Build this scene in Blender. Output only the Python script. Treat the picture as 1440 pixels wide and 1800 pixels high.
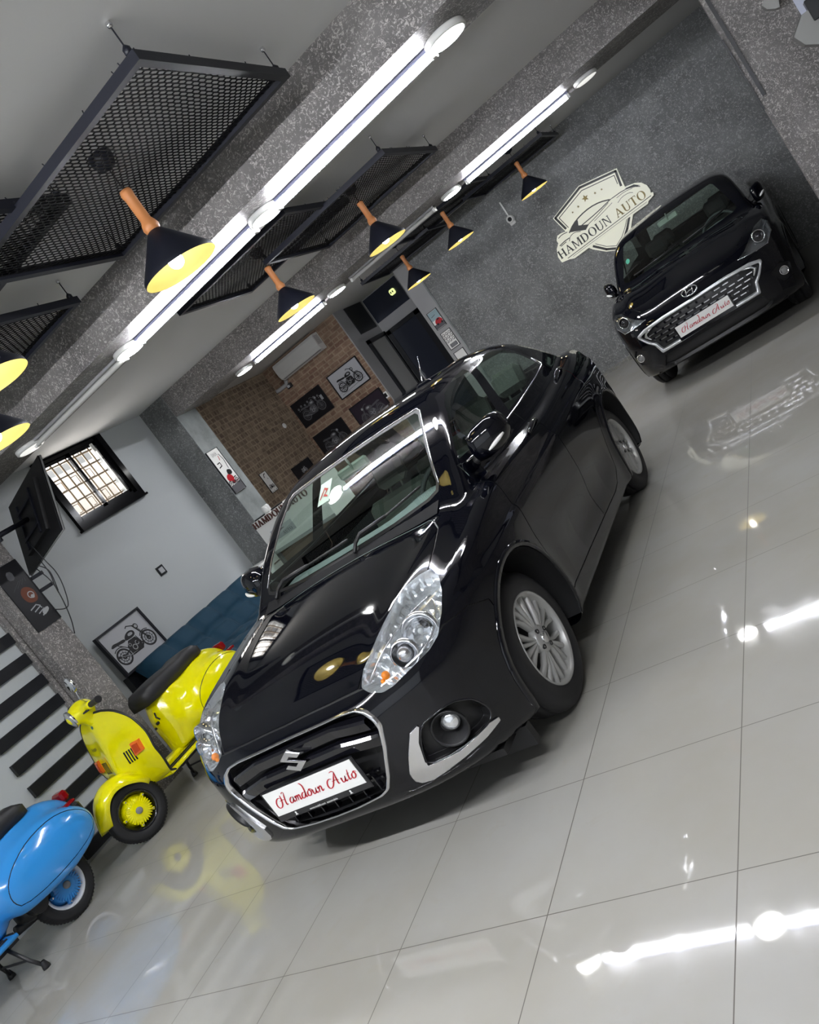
import bpy, math, random
import numpy as np
from mathutils import Vector, Matrix
for o in list(bpy.data.objects): bpy.data.objects.remove(o)
SC = bpy.context.scene; COL = SC.collection
random.seed(7); PI = math.pi
# ---- camera ----------------------------------------------------------------
YAW, PITCH, ROLL, FPX = 0.55004, 0.12858, -0.62566, 1440.76
CAM = Vector((0.8890, -1.7258, 1.5063))
def cam_axes():
    w = Vector((-math.sin(YAW)*math.cos(PITCH), math.cos(YAW)*math.cos(PITCH), -math.sin(PITCH)))
    r = Vector((math.cos(YAW), math.sin(YAW), 0)); d = w.cross(r)
    c, s = math.cos(ROLL), math.sin(ROLL)
    return c*r - s*d, s*r + c*d, w
r_, d_, w_ = cam_axes()
cd = bpy.data.cameras.new('camera'); co = bpy.data.objects.new('camera', cd); COL.objects.link(co)
M = Matrix((r_, -d_, -w_)).transposed().to_4x4(); M.translation = CAM; co.matrix_world = M
cd.sensor_fit = 'VERTICAL'; cd.sensor_height = 24; cd.sensor_width = 36; cd.lens = FPX/1800*24; cd.clip_start = .02
SC.camera = co
# ---- world, view -----------------------------------------------------------
W = bpy.data.worlds.new('world'); SC.world = W; W.use_nodes = True
W.node_tree.nodes['Background'].inputs[0].default_value = (.75, .85, 1, 1)
W.node_tree.nodes['Background'].inputs[1].default_value = 1.2
SC.view_settings.view_transform = 'Standard'; SC.view_settings.look = 'None'
SC.view_settings.exposure = 1.15; SC.view_settings.gamma = 1.0; SC.view_settings.use_curve_mapping = False
TUBE_E, DISC_E, BULB_E = 72., 36., 14.
FILL_E = 150.  # strength of the added fill tubes behind the camera
def area_light(name, loc, size, power, col, rot=(0, 0, 0)):
    l = bpy.data.lights.new(name, 'AREA'); l.shape = 'RECTANGLE'; l.size, l.size_y = size; l.energy = power; l.color = col
    o = bpy.data.objects.new(name, l); COL.objects.link(o); o.location = loc; o.rotation_euler = rot; return o
# broad cool fill light added behind the photographer to lift the room
area_light('shopfront_daylight', (0.4, -4.75, 1.5), (8.0, 2.8), 22, (.86, .93, 1), (math.radians(90), 0, 0))
# daylight outside the barred window in the left wall
area_light('window_daylight', (-6.62, 4.68, 2.75), (1.1, 1.0), 20, (1, .96, .92), (0, math.radians(-90), 0))
# ---- helpers ---------------------------------------------------------------
def mat(name, col=(.5, .5, .5), rough=.5, metal=0., spec=.5, emit=None, es=0., coat=0., alpha=1., trans=0., ior=1.45, sheen=0.):
    m = bpy.data.materials.new(name); m.use_nodes = True
    b = m.node_tree.nodes['Principled BSDF']; i = b.inputs
    i['Base Color'].default_value = (*col, 1); i['Roughness'].default_value = rough; i['Metallic'].default_value = metal
    i['Specular IOR Level'].default_value = spec; i['Coat Weight'].default_value = coat; i['Coat Roughness'].default_value = .03
    i['Transmission Weight'].default_value = trans; i['IOR'].default_value = ior; i['Alpha'].default_value = alpha
    if sheen: i['Sheen Weight'].default_value = sheen
    if emit: i['Emission Color'].default_value = (*emit, 1); i['Emission Strength'].default_value = es
    return m
class NT:
    """small node-graph writer"""
    def __init__(s, m): s.m = m; s.t = m.node_tree; s.b = s.t.nodes['Principled BSDF']
    def n(s, ty, **kw):
        nd = s.t.nodes.new(ty)
        for k, v in kw.items():
            if k.startswith('_'): setattr(nd, k[1:], v)
        for k, v in kw.items():
            if not k.startswith('_'):
                key = int(k[1:]) if k[0] == 'i' and k[1:].isdigit() else k
                if hasattr(v, 'links') and hasattr(v, 'is_output'): s.t.links.new(v, nd.inputs[key])
                else: nd.inputs[key].default_value = v
        return nd
    def ln(s, a, b): s.t.links.new(a, b)
    def math(s, op, a, b=0., c=0.): return s.n('ShaderNodeMath', _operation=op, i0=a, i1=b, i2=c).outputs[0]
    def mix(s, f, a, b):
        nd = s.n('ShaderNodeMix', _data_type='RGBA')
        for k, v in ((0, f), (6, a), (7, b)):
            if hasattr(v, 'is_output'): s.ln(v, nd.inputs[k])
            else: nd.inputs[k].default_value = v if k == 0 else (*v[:3], 1)
        return nd.outputs[2]
    def ramp(s, f, stops):
        nd = s.n('ShaderNodeValToRGB'); s.ln(f, nd.inputs[0]); e = nd.color_ramp.elements
        while len(e) > 1: e.remove(e[0])
        e[0].position = stops[0][0]; e[0].color = (*stops[0][1], 1)
        for p, c in stops[1:]: q = e.new(p); q.color = (*c, 1)
        return nd.outputs[0]
    def pos(s): return s.n('ShaderNodeTexCoord').outputs['Object']
    def wpos(s): return s.n('ShaderNodeNewGeometry').outputs['Position']
    def bump(s, h, st=.3, d=.01):
        nd = s.n('ShaderNodeBump', Strength=st, Distance=d, Height=h); s.ln(nd.outputs[0], s.b.inputs['Normal'])
class MB:
    """collects shapes; build() links them as ONE mesh object"""
    def __init__(s): s.v = []; s.f = []; s.m = []; s.sm = []; s.T = Matrix(); s.mi = 0; s.smooth = False
    def add(s, vs, fs, mi=None, smooth=None):
        k = len(s.v); s.v += [tuple(s.T @ Vector(p)) for p in vs]; s.f += [tuple(i + k for i in f) for f in fs]
        s.m += [s.mi if mi is None else mi] * len(fs); s.sm += [s.smooth if smooth is None else smooth] * len(fs); return s
    def box(s, a, b, mi=None, bev=0.):
        x0, y0, z0 = (min(p, q) for p, q in zip(a, b)); x1, y1, z1 = (max(p, q) for p, q in zip(a, b))
        if bev <= 0:
            v = [(x, y, z) for z in (z0, z1) for y in (y0, y1) for x in (x0, x1)]
            return s.add(v, [(0, 2, 3, 1), (4, 5, 7, 6), (0, 1, 5, 4), (2, 6, 7, 3), (0, 4, 6, 2), (1, 3, 7, 5)], mi)
        bm_v = []; c = [(x0, x1), (y0, y1), (z0, z1)]; idx = {}
        for i in (0, 1):
            for j in (0, 1):
                for k in (0, 1):
                    for a_ in range(3):
                        p = [c[0][i], c[1][j], c[2][k]]
                        for q in range(3):
                            if q != a_: p[q] += bev * (1 if (i, j, k)[q] == 0 else -1)
                        idx[(i, j, k, a_)] = len(bm_v); bm_v.append(tuple(p))
        F = []
        for a_ in range(3):
            o = [q for q in range(3) if q != a_]
            for sd in (0, 1):
                r = []
                for (u, w) in ((0, 0), (1, 0), (1, 1), (0, 1)):
                    t = [0, 0, 0]; t[a_] = sd; t[o[0]] = u; t[o[1]] = w; r.append(idx[(*t, a_)])
                F.append(tuple(r))
                for u in (0, 1):   # edges between face a_ and face o[0]
                    t = [0, 0, 0]; t[a_] = sd; t[o[0]] = u
                    t0 = list(t); t1 = list(t); t0[o[1]] = 0; t1[o[1]] = 1
                    if a_ < o[0]: F.append((idx[(*t0, a_)], idx[(*t1, a_)], idx[(*t1, o[0])], idx[(*t0, o[0])]))
                    t = [0, 0, 0]; t[a_] = sd; t[o[1]] = u
                    t0 = list(t); t1 = list(t); t0[o[0]] = 0; t1[o[0]] = 1
                    if a_ < o[1]: F.append((idx[(*t0, a_)], idx[(*t1, a_)], idx[(*t1, o[1])], idx[(*t0, o[1])]))
        for i in (0, 1):
            for j in (0, 1):
                for k in (0, 1): F.append(tuple(idx[(i, j, k, a_)] for a_ in range(3)))
        return s.add(bm_v, F, mi, False)
    def ring(s, c, u, w, r, n): return [tuple(Vector(c) + (u * math.cos(2*PI*i/n) + w * math.sin(2*PI*i/n)) * r) for i in range(n)]
    def cyl(s, a, b, r, r2=None, n=16, mi=None, cap=True, smooth=True):
        a = Vector(a); b = Vector(b); d = (b - a).normalized(); u = d.orthogonal().normalized(); w = d.cross(u); r2 = r if r2 is None else r2
        v = s.ring(a, u, w, r, n) + s.ring(b, u, w, r2, n)
        s.add(v, [(i, (i+1) % n, n + (i+1) % n, n + i) for i in range(n)], mi, smooth)
        if cap: s.add(v, [tuple(range(n))[::-1], tuple(range(n, 2*n))], mi, False)
        return s
    def tube(s, pts, r, n=8, mi=None, closed=False, rs=None, cap=True):
        P = [Vector(p) for p in pts]; k = len(P); V = []; up = None
        for i in range(k):
            d = (P[(i+1) % k] - P[i-1]) if closed else (P[min(i+1, k-1)] - P[max(i-1, 0)])
            d = d.normalized() if d.length > 1e-9 else Vector((0, 0, 1))
            if up is None: up = d.orthogonal().normalized()
            u = (up - d * up.dot(d)); u = u.normalized() if u.length > 1e-6 else d.orthogonal().normalized(); up = u; w = d.cross(u)
            V += s.ring(P[i], u, w, rs[i] if rs else r, n)
        F = [(i*n + j, i*n + (j+1) % n, ((i+1) % k)*n + (j+1) % n, ((i+1) % k)*n + j) for i in range(k if closed else k-1) for j in range(n)]
        if not closed and cap: F += [tuple(range(n))[::-1], tuple(range((k-1)*n, k*n))]
        return s.add(V, F, mi, True)
    def lathe(s, prof, c=(0, 0, 0), axis=(0, 0, 1), n=32, mi=None, smooth=True):
        c = Vector(c); d = Vector(axis).normalized(); u = d.orthogonal().normalized(); w = d.cross(u); V = []
        for r, h in prof: V += s.ring(c + d*h, u, w, max(r, 1e-5), n)
        return s.add(V, [(i*n+j, i*n+(j+1) % n, (i+1)*n+(j+1) % n, (i+1)*n+j) for i in range(len(prof)-1) for j in range(n)], mi, smooth)
    def prism(s, poly, f, d, mi=None, smooth=False):
        """poly of (u,v); f maps (u,v,w) to xyz; extruded from w=0 to w=d"""
        n = len(poly); V = [f(u, v, 0) for u, v in poly] + [f(u, v, d) for u, v in poly]
        s.add(V, [tuple(range(n))[::-1], tuple(range(n, 2*n))], mi, False)
        return s.add(V, [(i, (i+1) % n, n+(i+1) % n, n+i) for i in range(n)], mi, smooth)
    def ball(s, c, r, sc=(1, 1, 1), n=16, mi=None):
        V = []; k = n // 2
        for i in range(k+1):
            a = PI*i/k
            for j in range(n): b = 2*PI*j/n; V.append((c[0]+r*sc[0]*math.sin(a)*math.cos(b), c[1]+r*sc[1]*math.sin(a)*math.sin(b), c[2]+r*sc[2]*math.cos(a)))
        return s.add(V, [(i*n+j, (i+1)*n+j, (i+1)*n+(j+1) % n, i*n+(j+1) % n) for i in range(k) for j in range(n)], mi, True)
    def build(s, name, mats, parent=None):
        me = bpy.data.meshes.new(name); me.from_pydata(s.v, [], s.f)
        for m in (mats if isinstance(mats, (list, tuple)) else [mats]): me.materials.append(m)
        me.polygons.foreach_set('material_index', s.m); me.polygons.foreach_set('use_smooth', s.sm); me.update()
        o = bpy.data.objects.new(name, me); COL.objects.link(o)
        if parent: o.parent = parent
        return o
def tag(o, label=None, cat=None, group=None, kind=None):
    if label: o['label'] = label
    if cat: o['category'] = cat
    if group: o['group'] = group
    if kind: o['kind'] = kind
    return o
def thing(name, label, cat, loc=(0, 0, 0), rz=0., group=None):
    o = bpy.data.objects.new(name, None); COL.objects.link(o); o.location = loc; o.rotation_euler = (0, 0, rz)
    o.empty_display_size = .1; return tag(o, label, cat, group)
def struct(name, mb, m, parent=None):
    o = mb.build(name, m, parent)
    if not parent: o['kind'] = 'structure'
    return o
def dup(root, loc, rz=0., label=None, group=None):
    r = root.copy(); COL.objects.link(r); r.location = loc; r.rotation_euler = (0, 0, rz)
    if label: r['label'] = label
    if group: r['group'] = group
    for ch in list(root.children):
        c = ch.copy(); COL.objects.link(c); c.parent = r
        for g in ch.children: d = g.copy(); COL.objects.link(d); d.parent = c
    return r
def raw_mesh(name, V, T, mats, parent=None, N=None, smooth=True):
    me = bpy.data.meshes.new(name); me.from_pydata([tuple(map(float, p)) for p in V], [], [tuple(int(i) for i in t) for t in T])
    for m in (mats if isinstance(mats, (list, tuple)) else [mats]): me.materials.append(m)
    me.polygons.foreach_set('use_smooth', [smooth]*len(me.polygons)); me.update()
    if N is not None and len(V): me.normals_split_custom_set_from_vertices([tuple(map(float, n)) for n in N])
    o = bpy.data.objects.new(name, me); COL.objects.link(o)
    if parent: o.parent = parent
    return o
# plane mappers: (u, v, w) with u along the picture, v up, w out of the wall
def onY(y0, sx=1): return lambda u, v, w: (u, y0 - w, v)      # on a wall facing -Y (towards the camera)
def onX(x0): return lambda u, v, w: (x0 + w, u, v)            # on a wall facing +X
# ---- materials -------------------------------------------------------------
def plaster(name, base, fleck, amt=.55, sc=1.):
    m = mat(name, base, .42, spec=.5); g = NT(m); p = g.wpos()
    n1 = g.n('ShaderNodeTexNoise', Vector=p, Scale=3.0*sc, Detail=3., Roughness=.6).outputs[0]
    w = g.n('ShaderNodeTexNoise', Vector=p, Scale=15*sc, Detail=3., Roughness=.6, Distortion=2.2).outputs[0]
    w2 = g.n('ShaderNodeTexNoise', Vector=p, Scale=38*sc, Detail=3., Roughness=.62, Distortion=1.8).outputs[0]
    r1 = g.ramp(w, [(.44, (0, 0, 0)), (.50, (1, 1, 1)), (.56, (0, 0, 0))])
    r2 = g.ramp(w2, [(.50, (0, 0, 0)), (.60, (1, 1, 1))])
    r3 = g.ramp(w2, [(.545, (0, 0, 0)), (.565, (1, 1, 1)), (.59, (0, 0, 0))])
    k = g.math('ADD', g.math('MULTIPLY', g.math('MULTIPLY', r1, r2), .8*amt), g.math('MULTIPLY', r3, .55*amt))
    k = g.math('MINIMUM', k, 1.)
    c0 = g.mix(g.ramp(n1, [(.35, (0, 0, 0)), (.65, (1, 1, 1))]), tuple(c*.72 for c in base), tuple(c*1.2 for c in base))
    g.ln(g.mix(k, c0, fleck), g.b.inputs['Base Color']); g.ln(g.math('SUBTRACT', .55, g.math('MULTIPLY', k, .25)), g.b.inputs['Roughness'])
    g.bump(w, .12, .006); return m
M = {}
M['plaster'] = plaster('grey_flecked_plaster', (.165, .156, .152), (.66, .62, .59), .95)
M['plaster_logo'] = plaster('dark_grey_flecked_plaster', (.15, .155, .155), (.46, .47, .46), .8, .7)
M['plaster_smooth'] = plaster('pale_grey_plaster', (.24, .26, .26), (.34, .36, .36), .3)
M['ceil'] = mat('ceiling_paint', (.64, .64, .63), .75)
M['net'] = mat('black_net', (.003, .003, .004), .7, spec=.2)
M['wall'] = mat('cool_white_paint', (.50, .53, .54), .55)
M['wall2'] = mat('grey_paint', (.34, .34, .345), .6)
M['black'] = mat('black_paint', (.010, .011, .014), .35)
M['blackmetal'] = mat('black_metal', (.008, .009, .015), .42, spec=.35)
M['navy'] = mat('navy_door', (.012, .016, .030), .35)
M['white'] = mat('white_plastic', (.72, .72, .70), .35)
M['whitep'] = mat('white_print', (.80, .80, .78), .45)
M['grey'] = mat('grey_plastic', (.22, .22, .22), .45)
M['chrome'] = mat('chrome', (.80, .80, .82), .10, 1.)
M['rubber'] = mat('tyre_rubber', (.014, .014, .016), .55)
M['dark'] = mat('dark_plastic', (.012, .012, .013), .45)
M['gloss'] = mat('gloss_black', (.006, .006, .009), .08, coat=.6)
M['gold'] = mat('gold_lining', (.82, .70, .26), .4, .3)
M['wood'] = mat('turned_wood', (.50, .20, .07), .45)
M['tube'] = mat('lit_tube', (1, 1, 1), .5, emit=(.93, .95, 1), es=TUBE_E)
M['tube_off'] = mat('unlit_tube', (.55, .55, .53), .3)
M['disc'] = mat('lit_disc', (1, 1, 1), .5, emit=(1, 1, .98), es=DISC_E)
M['disc_off'] = mat('dim_disc', (.75, .75, .72), .4, emit=(1, 1, .95), es=.35)
M['bulb'] = mat('lit_bulb', (1, 1, 1), .5, emit=(1, .93, .80), es=BULB_E)
M['red'] = mat('red_print', (.45, .01, .02), .5)
M['velvet'] = mat('teal_velvet', (.0015, .040, .078), .75, sheen=.04)
def tiles():
    m = mat('polished_floor_tile', (.5, .5, .47), .06, spec=.55); g = NT(m); p = g.wpos(); s = g.n('ShaderNodeSeparateXYZ', Vector=p)
    def line(o, w):
        f = g.math('FRACT', g.math('ADD', g.math('DIVIDE', o, .6), .5)); return g.math('LESS_THAN', g.math('ABSOLUTE', g.math('SUBTRACT', f, .5)), w)
    gr = g.math('MAXIMUM', line(s.outputs[0], .0030), line(s.outputs[1], .0026))
    n = g.n('ShaderNodeTexNoise', Vector=p, Scale=1.1, Detail=5., Roughness=.55).outputs[0]
    n2 = g.n('ShaderNodeTexNoise', Vector=p, Scale=9., Detail=6., Roughness=.6, Distortion=.4).outputs[0]
    c = g.mix(g.ramp(n, [(.35, (0, 0, 0)), (.68, (1, 1, 1))]), (.325, .31, .275), (.365, .36, .34))
    c = g.mix(g.ramp(n2, [(.60, (0, 0, 0)), (.78, (.5, .5, .5))]), c, (.33, .31, .26))
    c = g.mix(gr, c, (.10, .09, .08)); g.ln(c, g.b.inputs['Base Color'])
    g.ln(g.math('ADD', g.math('ADD', .035, g.math('MULTIPLY', g.ramp(n2, [(.5, (0, 0, 0)), (.75, (1, 1, 1))]), .05)), g.math('MULTIPLY', gr, .5)), g.b.inputs['Roughness'])
    return m
M['tiles'] = tiles()
def bricks(name, ax, w, h, c1, c2, mortar, off=.5, ms=.012):
    m = mat(name, c1, .8); g = NT(m); p = g.wpos(); s = g.n('ShaderNodeSeparateXYZ', Vector=p)
    v = g.n('ShaderNodeCombineXYZ', i0=s.outputs[ax], i1=s.outputs[2]).outputs[0]
    wob = g.n('ShaderNodeTexNoise', Vector=v, Scale=5., Detail=2.).outputs[1]
    v = g.n('ShaderNodeVectorMath', _operation='ADD', i0=v, i1=g.n('ShaderNodeVectorMath', _operation='SCALE', i0=wob, Scale=.035).outputs[0]).outputs[0]
    b = g.n('ShaderNodeTexBrick', Vector=v, Color1=(*c1, 1), Color2=(*c2, 1), Mortar=(*mortar, 1), Scale=1., **{'Mortar Size': ms, 'Mortar Smooth': .3, 'Brick Width': w, 'Row Height': h, 'Bias': 0.})
    b.offset = off; b.squash = .6; b.squash_frequency = 3
    n = g.n('ShaderNodeTexNoise', Vector=p, Scale=35., Detail=4., Roughness=.7).outputs[0]
    n3 = g.n('ShaderNodeTexNoise', Vector=v, Scale=7., Detail=2.).outputs[0]
    c = g.mix(g.ramp(n, [(.4, (0, 0, 0)), (.75, (.55, .55, .55))]), b.outputs[0], mortar); c = g.mix(g.ramp(n3, [(.42, (0, 0, 0)), (.62, (.35, .35, .35))]), c, tuple(q*.45 for q in c1)); g.ln(c, g.b.inputs['Base Color'])
    g.bump(b.outputs[1], -.5, .01); return m
M['brickY'] = bricks('reddish_brick_paper', 0, .20, .075, (.20, .105, .075), (.30, .20, .14), (.36, .27, .19))
M['brickX'] = bricks('cobble_brick_paper', 1, .105, .085, (.14, .095, .07), (.27, .205, .145), (.33, .26, .185), .35)
# ---- room shell --------------------------------------------------------------
ZC, ZB = 3.07, 2.765
def slab(name, a, b, m): return struct(name, MB().box(a, b), m)
slab('floor', (-7.2, -5.2, -.15), (3.6, 12.2, 0), M['tiles'])
slab('ceiling', (-7.2, -5.2, ZC), (3.6, 12.2, ZC+.2), M['ceil'])
slab('wall_back', (-3.77, 10.0, 0), (3.6, 10.2, ZC), M['plaster_logo'])
slab('wall_left_front', (-6.3, -5.2, 0), (-5.2, 2.25, ZC), M['wall'])
# white wall with a window opening
wl = MB(); Y0, Y1, Z0, Z1 = 4.23, 5.10, 2.30, 3.06
wl.box((-6.3, 2.25, 0), (-6.1, Y0, ZC)); wl.box((-6.3, Y1, 0), (-6.1, 5.92, ZC)); wl.box((-6.3, Y0, 0), (-6.1, Y1, Z0)); wl.box((-6.3, Y0, Z1), (-6.1, Y1, ZC))
struct('wall_left_middle', wl, M['wall'])
slab('wall_office_left', (-7.25, 6.3, 0), (-7.05, 10.2, ZC), M['brickX'])
slab('wall_office_front', (-7.2, 6.25, 0), (-6.1, 6.3, ZC), M['wall2'])
slab('wall_office_back', (-7.05, 10.0, 0), (-5.32, 11.2, ZC), M['brickY'])
struct('trim_1', MB().box((-5.32, 10.0, 0), (-5.3, 11.2, ZC)), M['wall2'])
slab('wall_corridor_end', (-5.3, 11.1, 0), (-3.77, 11.3, ZC), M['wall2'])
slab('wall_corridor_right', (-4.06, 9.985, 0), (-3.78, 11.1, ZC), M['wall2'])
struct('trim_2', MB().box((-3.78, 9.985, 0), (-3.755, 10.0, ZC)), M['plaster_smooth'])
slab('wall_front', (-7.2, -5.3, 0), (3.6, -5.1, ZC), M['wall2'])
slab('wall_right', (3.5, -5.1, 0), (3.7, 10.2, ZC), M['plaster'])
# columns
c1 = MB().box((-6.1, 2.252, 0), (-5.0, 2.54, ZC)); struct('trim_3', c1, M['plaster'])
c2 = MB().box((-6.1, 5.92, 0), (-5.66, 6.3, ZC), 0); c2.box((-5.66, 5.922, 0), (-5.65, 6.3, ZC), 1); struct('trim_4', c2, [M['plaster_logo'], M['plaster_smooth']])
c3 = MB().box((1.0, 5.92, 0), (3.5, 6.45, ZC)); struct('wall_alcove_right', c3, M['plaster'])
# ceiling beams
struct('trim_5', MB().box((-6.1, 2.29, ZB), (3.5, 2.815, ZC)), M['plaster'])
struct('trim_6', MB().box((-5.65, 5.92, ZB), (3.5, 6.62, ZC)), M['plaster'])
struct('trim_7', MB().box((-5.2, -1.75, ZB), (3.5, -1.25, ZC)), M['plaster'])
# vertical black slots at the alcove corner
struct('trim_8', MB().box((.985, 5.905, 1.60), (1.0, 5.93, 2.22)), M['black'])
struct('trim_9', MB().box((1.030, 5.905, 1.69), (1.058, 5.93, 2.75)), M['black'])
# ---- window in the white wall --------------------------------------------------
wf = MB()
for (a, b) in (((Y0-.075, Z0-.065), (Y1+.075, Z0)), ((Y0-.075, Z1-.0), (Y1+.075, Z1+.006)), ((Y0-.075, Z0), (Y0, Z1)), ((Y1, Z0), (Y1+.075, Z1))):
    wf.box((-6.1, a[0], a[1]), (-6.055, b[0], b[1]))
for (a, b) in (((Y0, Z0), (Y1, Z0+.03)), ((Y0, Z1-.04), (Y1, Z1)), ((Y0, Z0), (Y0+.03, Z1)), ((Y1-.03, Z0), (Y1, Z1))):
    wf.box((-6.14, a[0], a[1]), (-6.085, b[0], b[1]))
wf.box((-6.1, Y0-.09, Z0-.09), (-6.035, Y1+.09, Z0-.065))
M['frameblack'] = mat('window_frame_black', (.004, .004, .005), .14, spec=.15)
win = struct('window_1', wf, M['frameblack'])
sash = MB(); ym = (Y0+Y1)/2
for (p, q) in ((Y0+.03, ym+.02), (ym-.02, Y1-.03)):
    x = -6.135 if p < ym-.1 else -6.115
    for (a, b) in (((p, Z0+.03), (q, Z0+.065)), ((p, Z1-.08), (q, Z1-.04)), ((p, Z0+.03), (p+.032, Z1-.04)), ((q-.032, Z0+.03), (q, Z1-.04))): sash.box((x, a[0], a[1]), (x+.02, b[0], b[1]))
struct('sash', sash, M['frameblack'], win)
struct('window_handle', MB().box((-6.06, Y1-.16, Z1-.16), (-6.04, Y1-.12, Z1-.06), bev=.006), M['white'], win)
grille = MB()
for i in range(9): y = Y0+.03+i*.115; grille.cyl((-6.24, y, Z0), (-6.24, y, Z1), .011, n=8)
for i in range(6): z = Z0+.10+i*.145; grille.box((-6.247, Y0, z-.009), (-6.233, Y1, z+.009))
for i in range(4):
    for j in range(3):
        c = (Y0+.2+i*.22, Z0+.17+j*.28); grille.tube([(-6.24, c[0]-.04, c[1]+.05), (-6.24, c[0]+.04, c[1]+.05), (-6.24, c[0]+.04, c[1]-.05), (-6.24, c[0]-.01, c[1]-.05)], .006, 6)
struct('window_bars', grille, mat('window_bar_iron', (.36, .27, .18), .5), win)
glassm = mat('window_glass', (1, 1, 1), .02, trans=1., ior=1.02)
# sunlit wall of the neighbouring house seen through the window
nb = mat('sunlit_house_wall', (.88, .78, .66), .9)
o = MB().box((-8.35, 2.0, -1.), (-8.25, 8.2, 5.5)).build('neighbour_wall', nb); tag(o, 'sunlit cream wall of the house outside the barred window', 'wall'); o['kind'] = 'structure'; o.name = 'wall_outside'
area_light('outside_sun', (-7.4, 5.2, 5.2), (1.4, 3.2), 26, (1, .95, .86), (0, math.radians(38), 0))
# ---- corridor doors -----------------------------------------------------------
dr = MB(); yw = 11.1
for a, b in (((-5.24, 0), (-5.16, 2.40)), ((-4.62, 0), (-4.50, 2.40)), ((-5.24, 2.33), (-4.50, 2.41))): dr.box((a[0], yw-.05, a[1]), (b[0], yw, b[1]))
d1 = struct('door_1', dr, M['black'])
struct('door_leaf', MB().box((-5.16, yw-.03, 0), (-4.62, yw-.001, 2.33)), M['navy'], d1)
struct('door_handle', MB().box((-5.13, yw-.08, 1.2), (-5.11, yw-.03, 1.55)), M['chrome'], d1)
tr = MB().box((-5.28, yw-.02, 2.60), (-4.55, yw-.001, 3.05)); struct('door_transom', tr, M['navy'], d1)
d2m = MB()
for a, b in (((10.36, 0), (10.44, 2.43)), ((11.02, 0), (11.08, 2.43)), ((10.36, 2.37), (11.08, 2.44))): d2m.box((-5.3, a[0], a[1]), (-5.26, b[0], b[1]))
d2 = struct('door_2', d2m, M['black'])
struct('door_pane', MB().box((-5.299, 10.44, 0), (-5.285, 11.02, 2.37)), mat('frosted_pane', (.42, .42, .41), .35), d2)
struct('door_panel', MB().box((-5.299, 10.37, 2.57), (-5.28, 11.0, 3.06)), M['black'], d2)
M['tube_back'] = mat('lit_tube_behind', (1, 1, 1), .5, emit=(.95, .97, 1), es=FILL_E)
M['batten'] = mat('lavender_grey_batten', (.20, .21, .33), .4)  # lavender glow beside a lit tube, put into the batten colour
# ---- lamps on the beams ---------------------------------------------------------
def round_lamp(x, y, lit, label):
    t = thing('round_ceiling_lamp', label, 'ceiling lamp', (x, y, ZB), 0, 'round lamps under the ceiling beams')
    MB().lathe([(0, -.001), (.112, -.001), (.115, -.006), (.115, -.030), (.108, -.036), (.100, -.036)], n=40).build('housing', M['white'], t)
    MB().lathe([(.100, -.036), (.09, -.040), (.0, -.042)], n=40).build('diffuser', M['disc'] if lit else M['disc_off'], t)
    return t
def tube_lamp(x, y, lit, label, tm='tube'):
    L = .60
    t = thing('tube_lamp', label, 'tube lamp', (x, y, ZB), 0, 'tube lamps under the ceiling beams')
    MB().box((-L, -.036, -.020), (L, .036, 0), bev=.004).build('batten', M['batten'] if lit else M['wall2'], t)
    MB().cyl((-L+.03, 0, -.038), (L-.03, 0, -.038), .019, n=16).build('tube', M[tm] if lit else M['tube_off'], t)
    for s in (-1, 1): MB().box((s*(L-.03), -.024, -.06), (s*L, .024, -.0), bev=.004).build('end_cap', M['white'], t)
    return t
B1X, B2X = [-.015, -1.372, -2.776, -4.10], [-.02, -1.57, -3.205, -4.80]
nm = ['nearest the alcove wall', 'second from the right', 'third from the right', 'at the far left end']
for i, x in enumerate(B1X): round_lamp(x, 2.59, i < 3, ['lit round lamp at the top of the near beam, the largest one', 'lit round lamp on the near beam between two lit tubes', 'lit round lamp on the near beam beside the switched off tube', 'dim round lamp at the window end of the near beam'][i])
for i, x in enumerate(B2X): round_lamp(x, 6.40, i > 0, ['dim round lamp on the far beam nearest the alcove', 'lit round lamp on the far beam above the wall camera', 'lit round lamp on the far beam between unlit and lit tube', 'lit round lamp on the far beam over the brick office'][i])
for i in range(3): tube_lamp((B1X[i]+B1X[i+1])/2, 2.59, i < 2, ['long lit tube lamp on the near beam, the largest and brightest', 'lit tube lamp on the near beam behind the big pendant', 'switched off tube lamp on the near beam above the window'][i])
for i in range(3): tube_lamp((B2X[i]+B2X[i+1])/2, 6.40, i != 1, ['lit tube lamp on the far beam nearest the alcove', 'switched off tube lamp in the middle of the far beam', 'lit tube lamp on the far beam above the air conditioner'][i])
# unseen fill tubes added on the beam behind the photographer to raise ambient light
for i, x in enumerate([.6, -1.0, -2.6]):
    tube_lamp(x, -1.5, True, ['lit tube lamp on the beam behind the photographer, right', 'lit tube lamp on the beam behind the photographer, middle', 'lit tube lamp on the beam behind the photographer, left'][i], 'tube_back')
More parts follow.
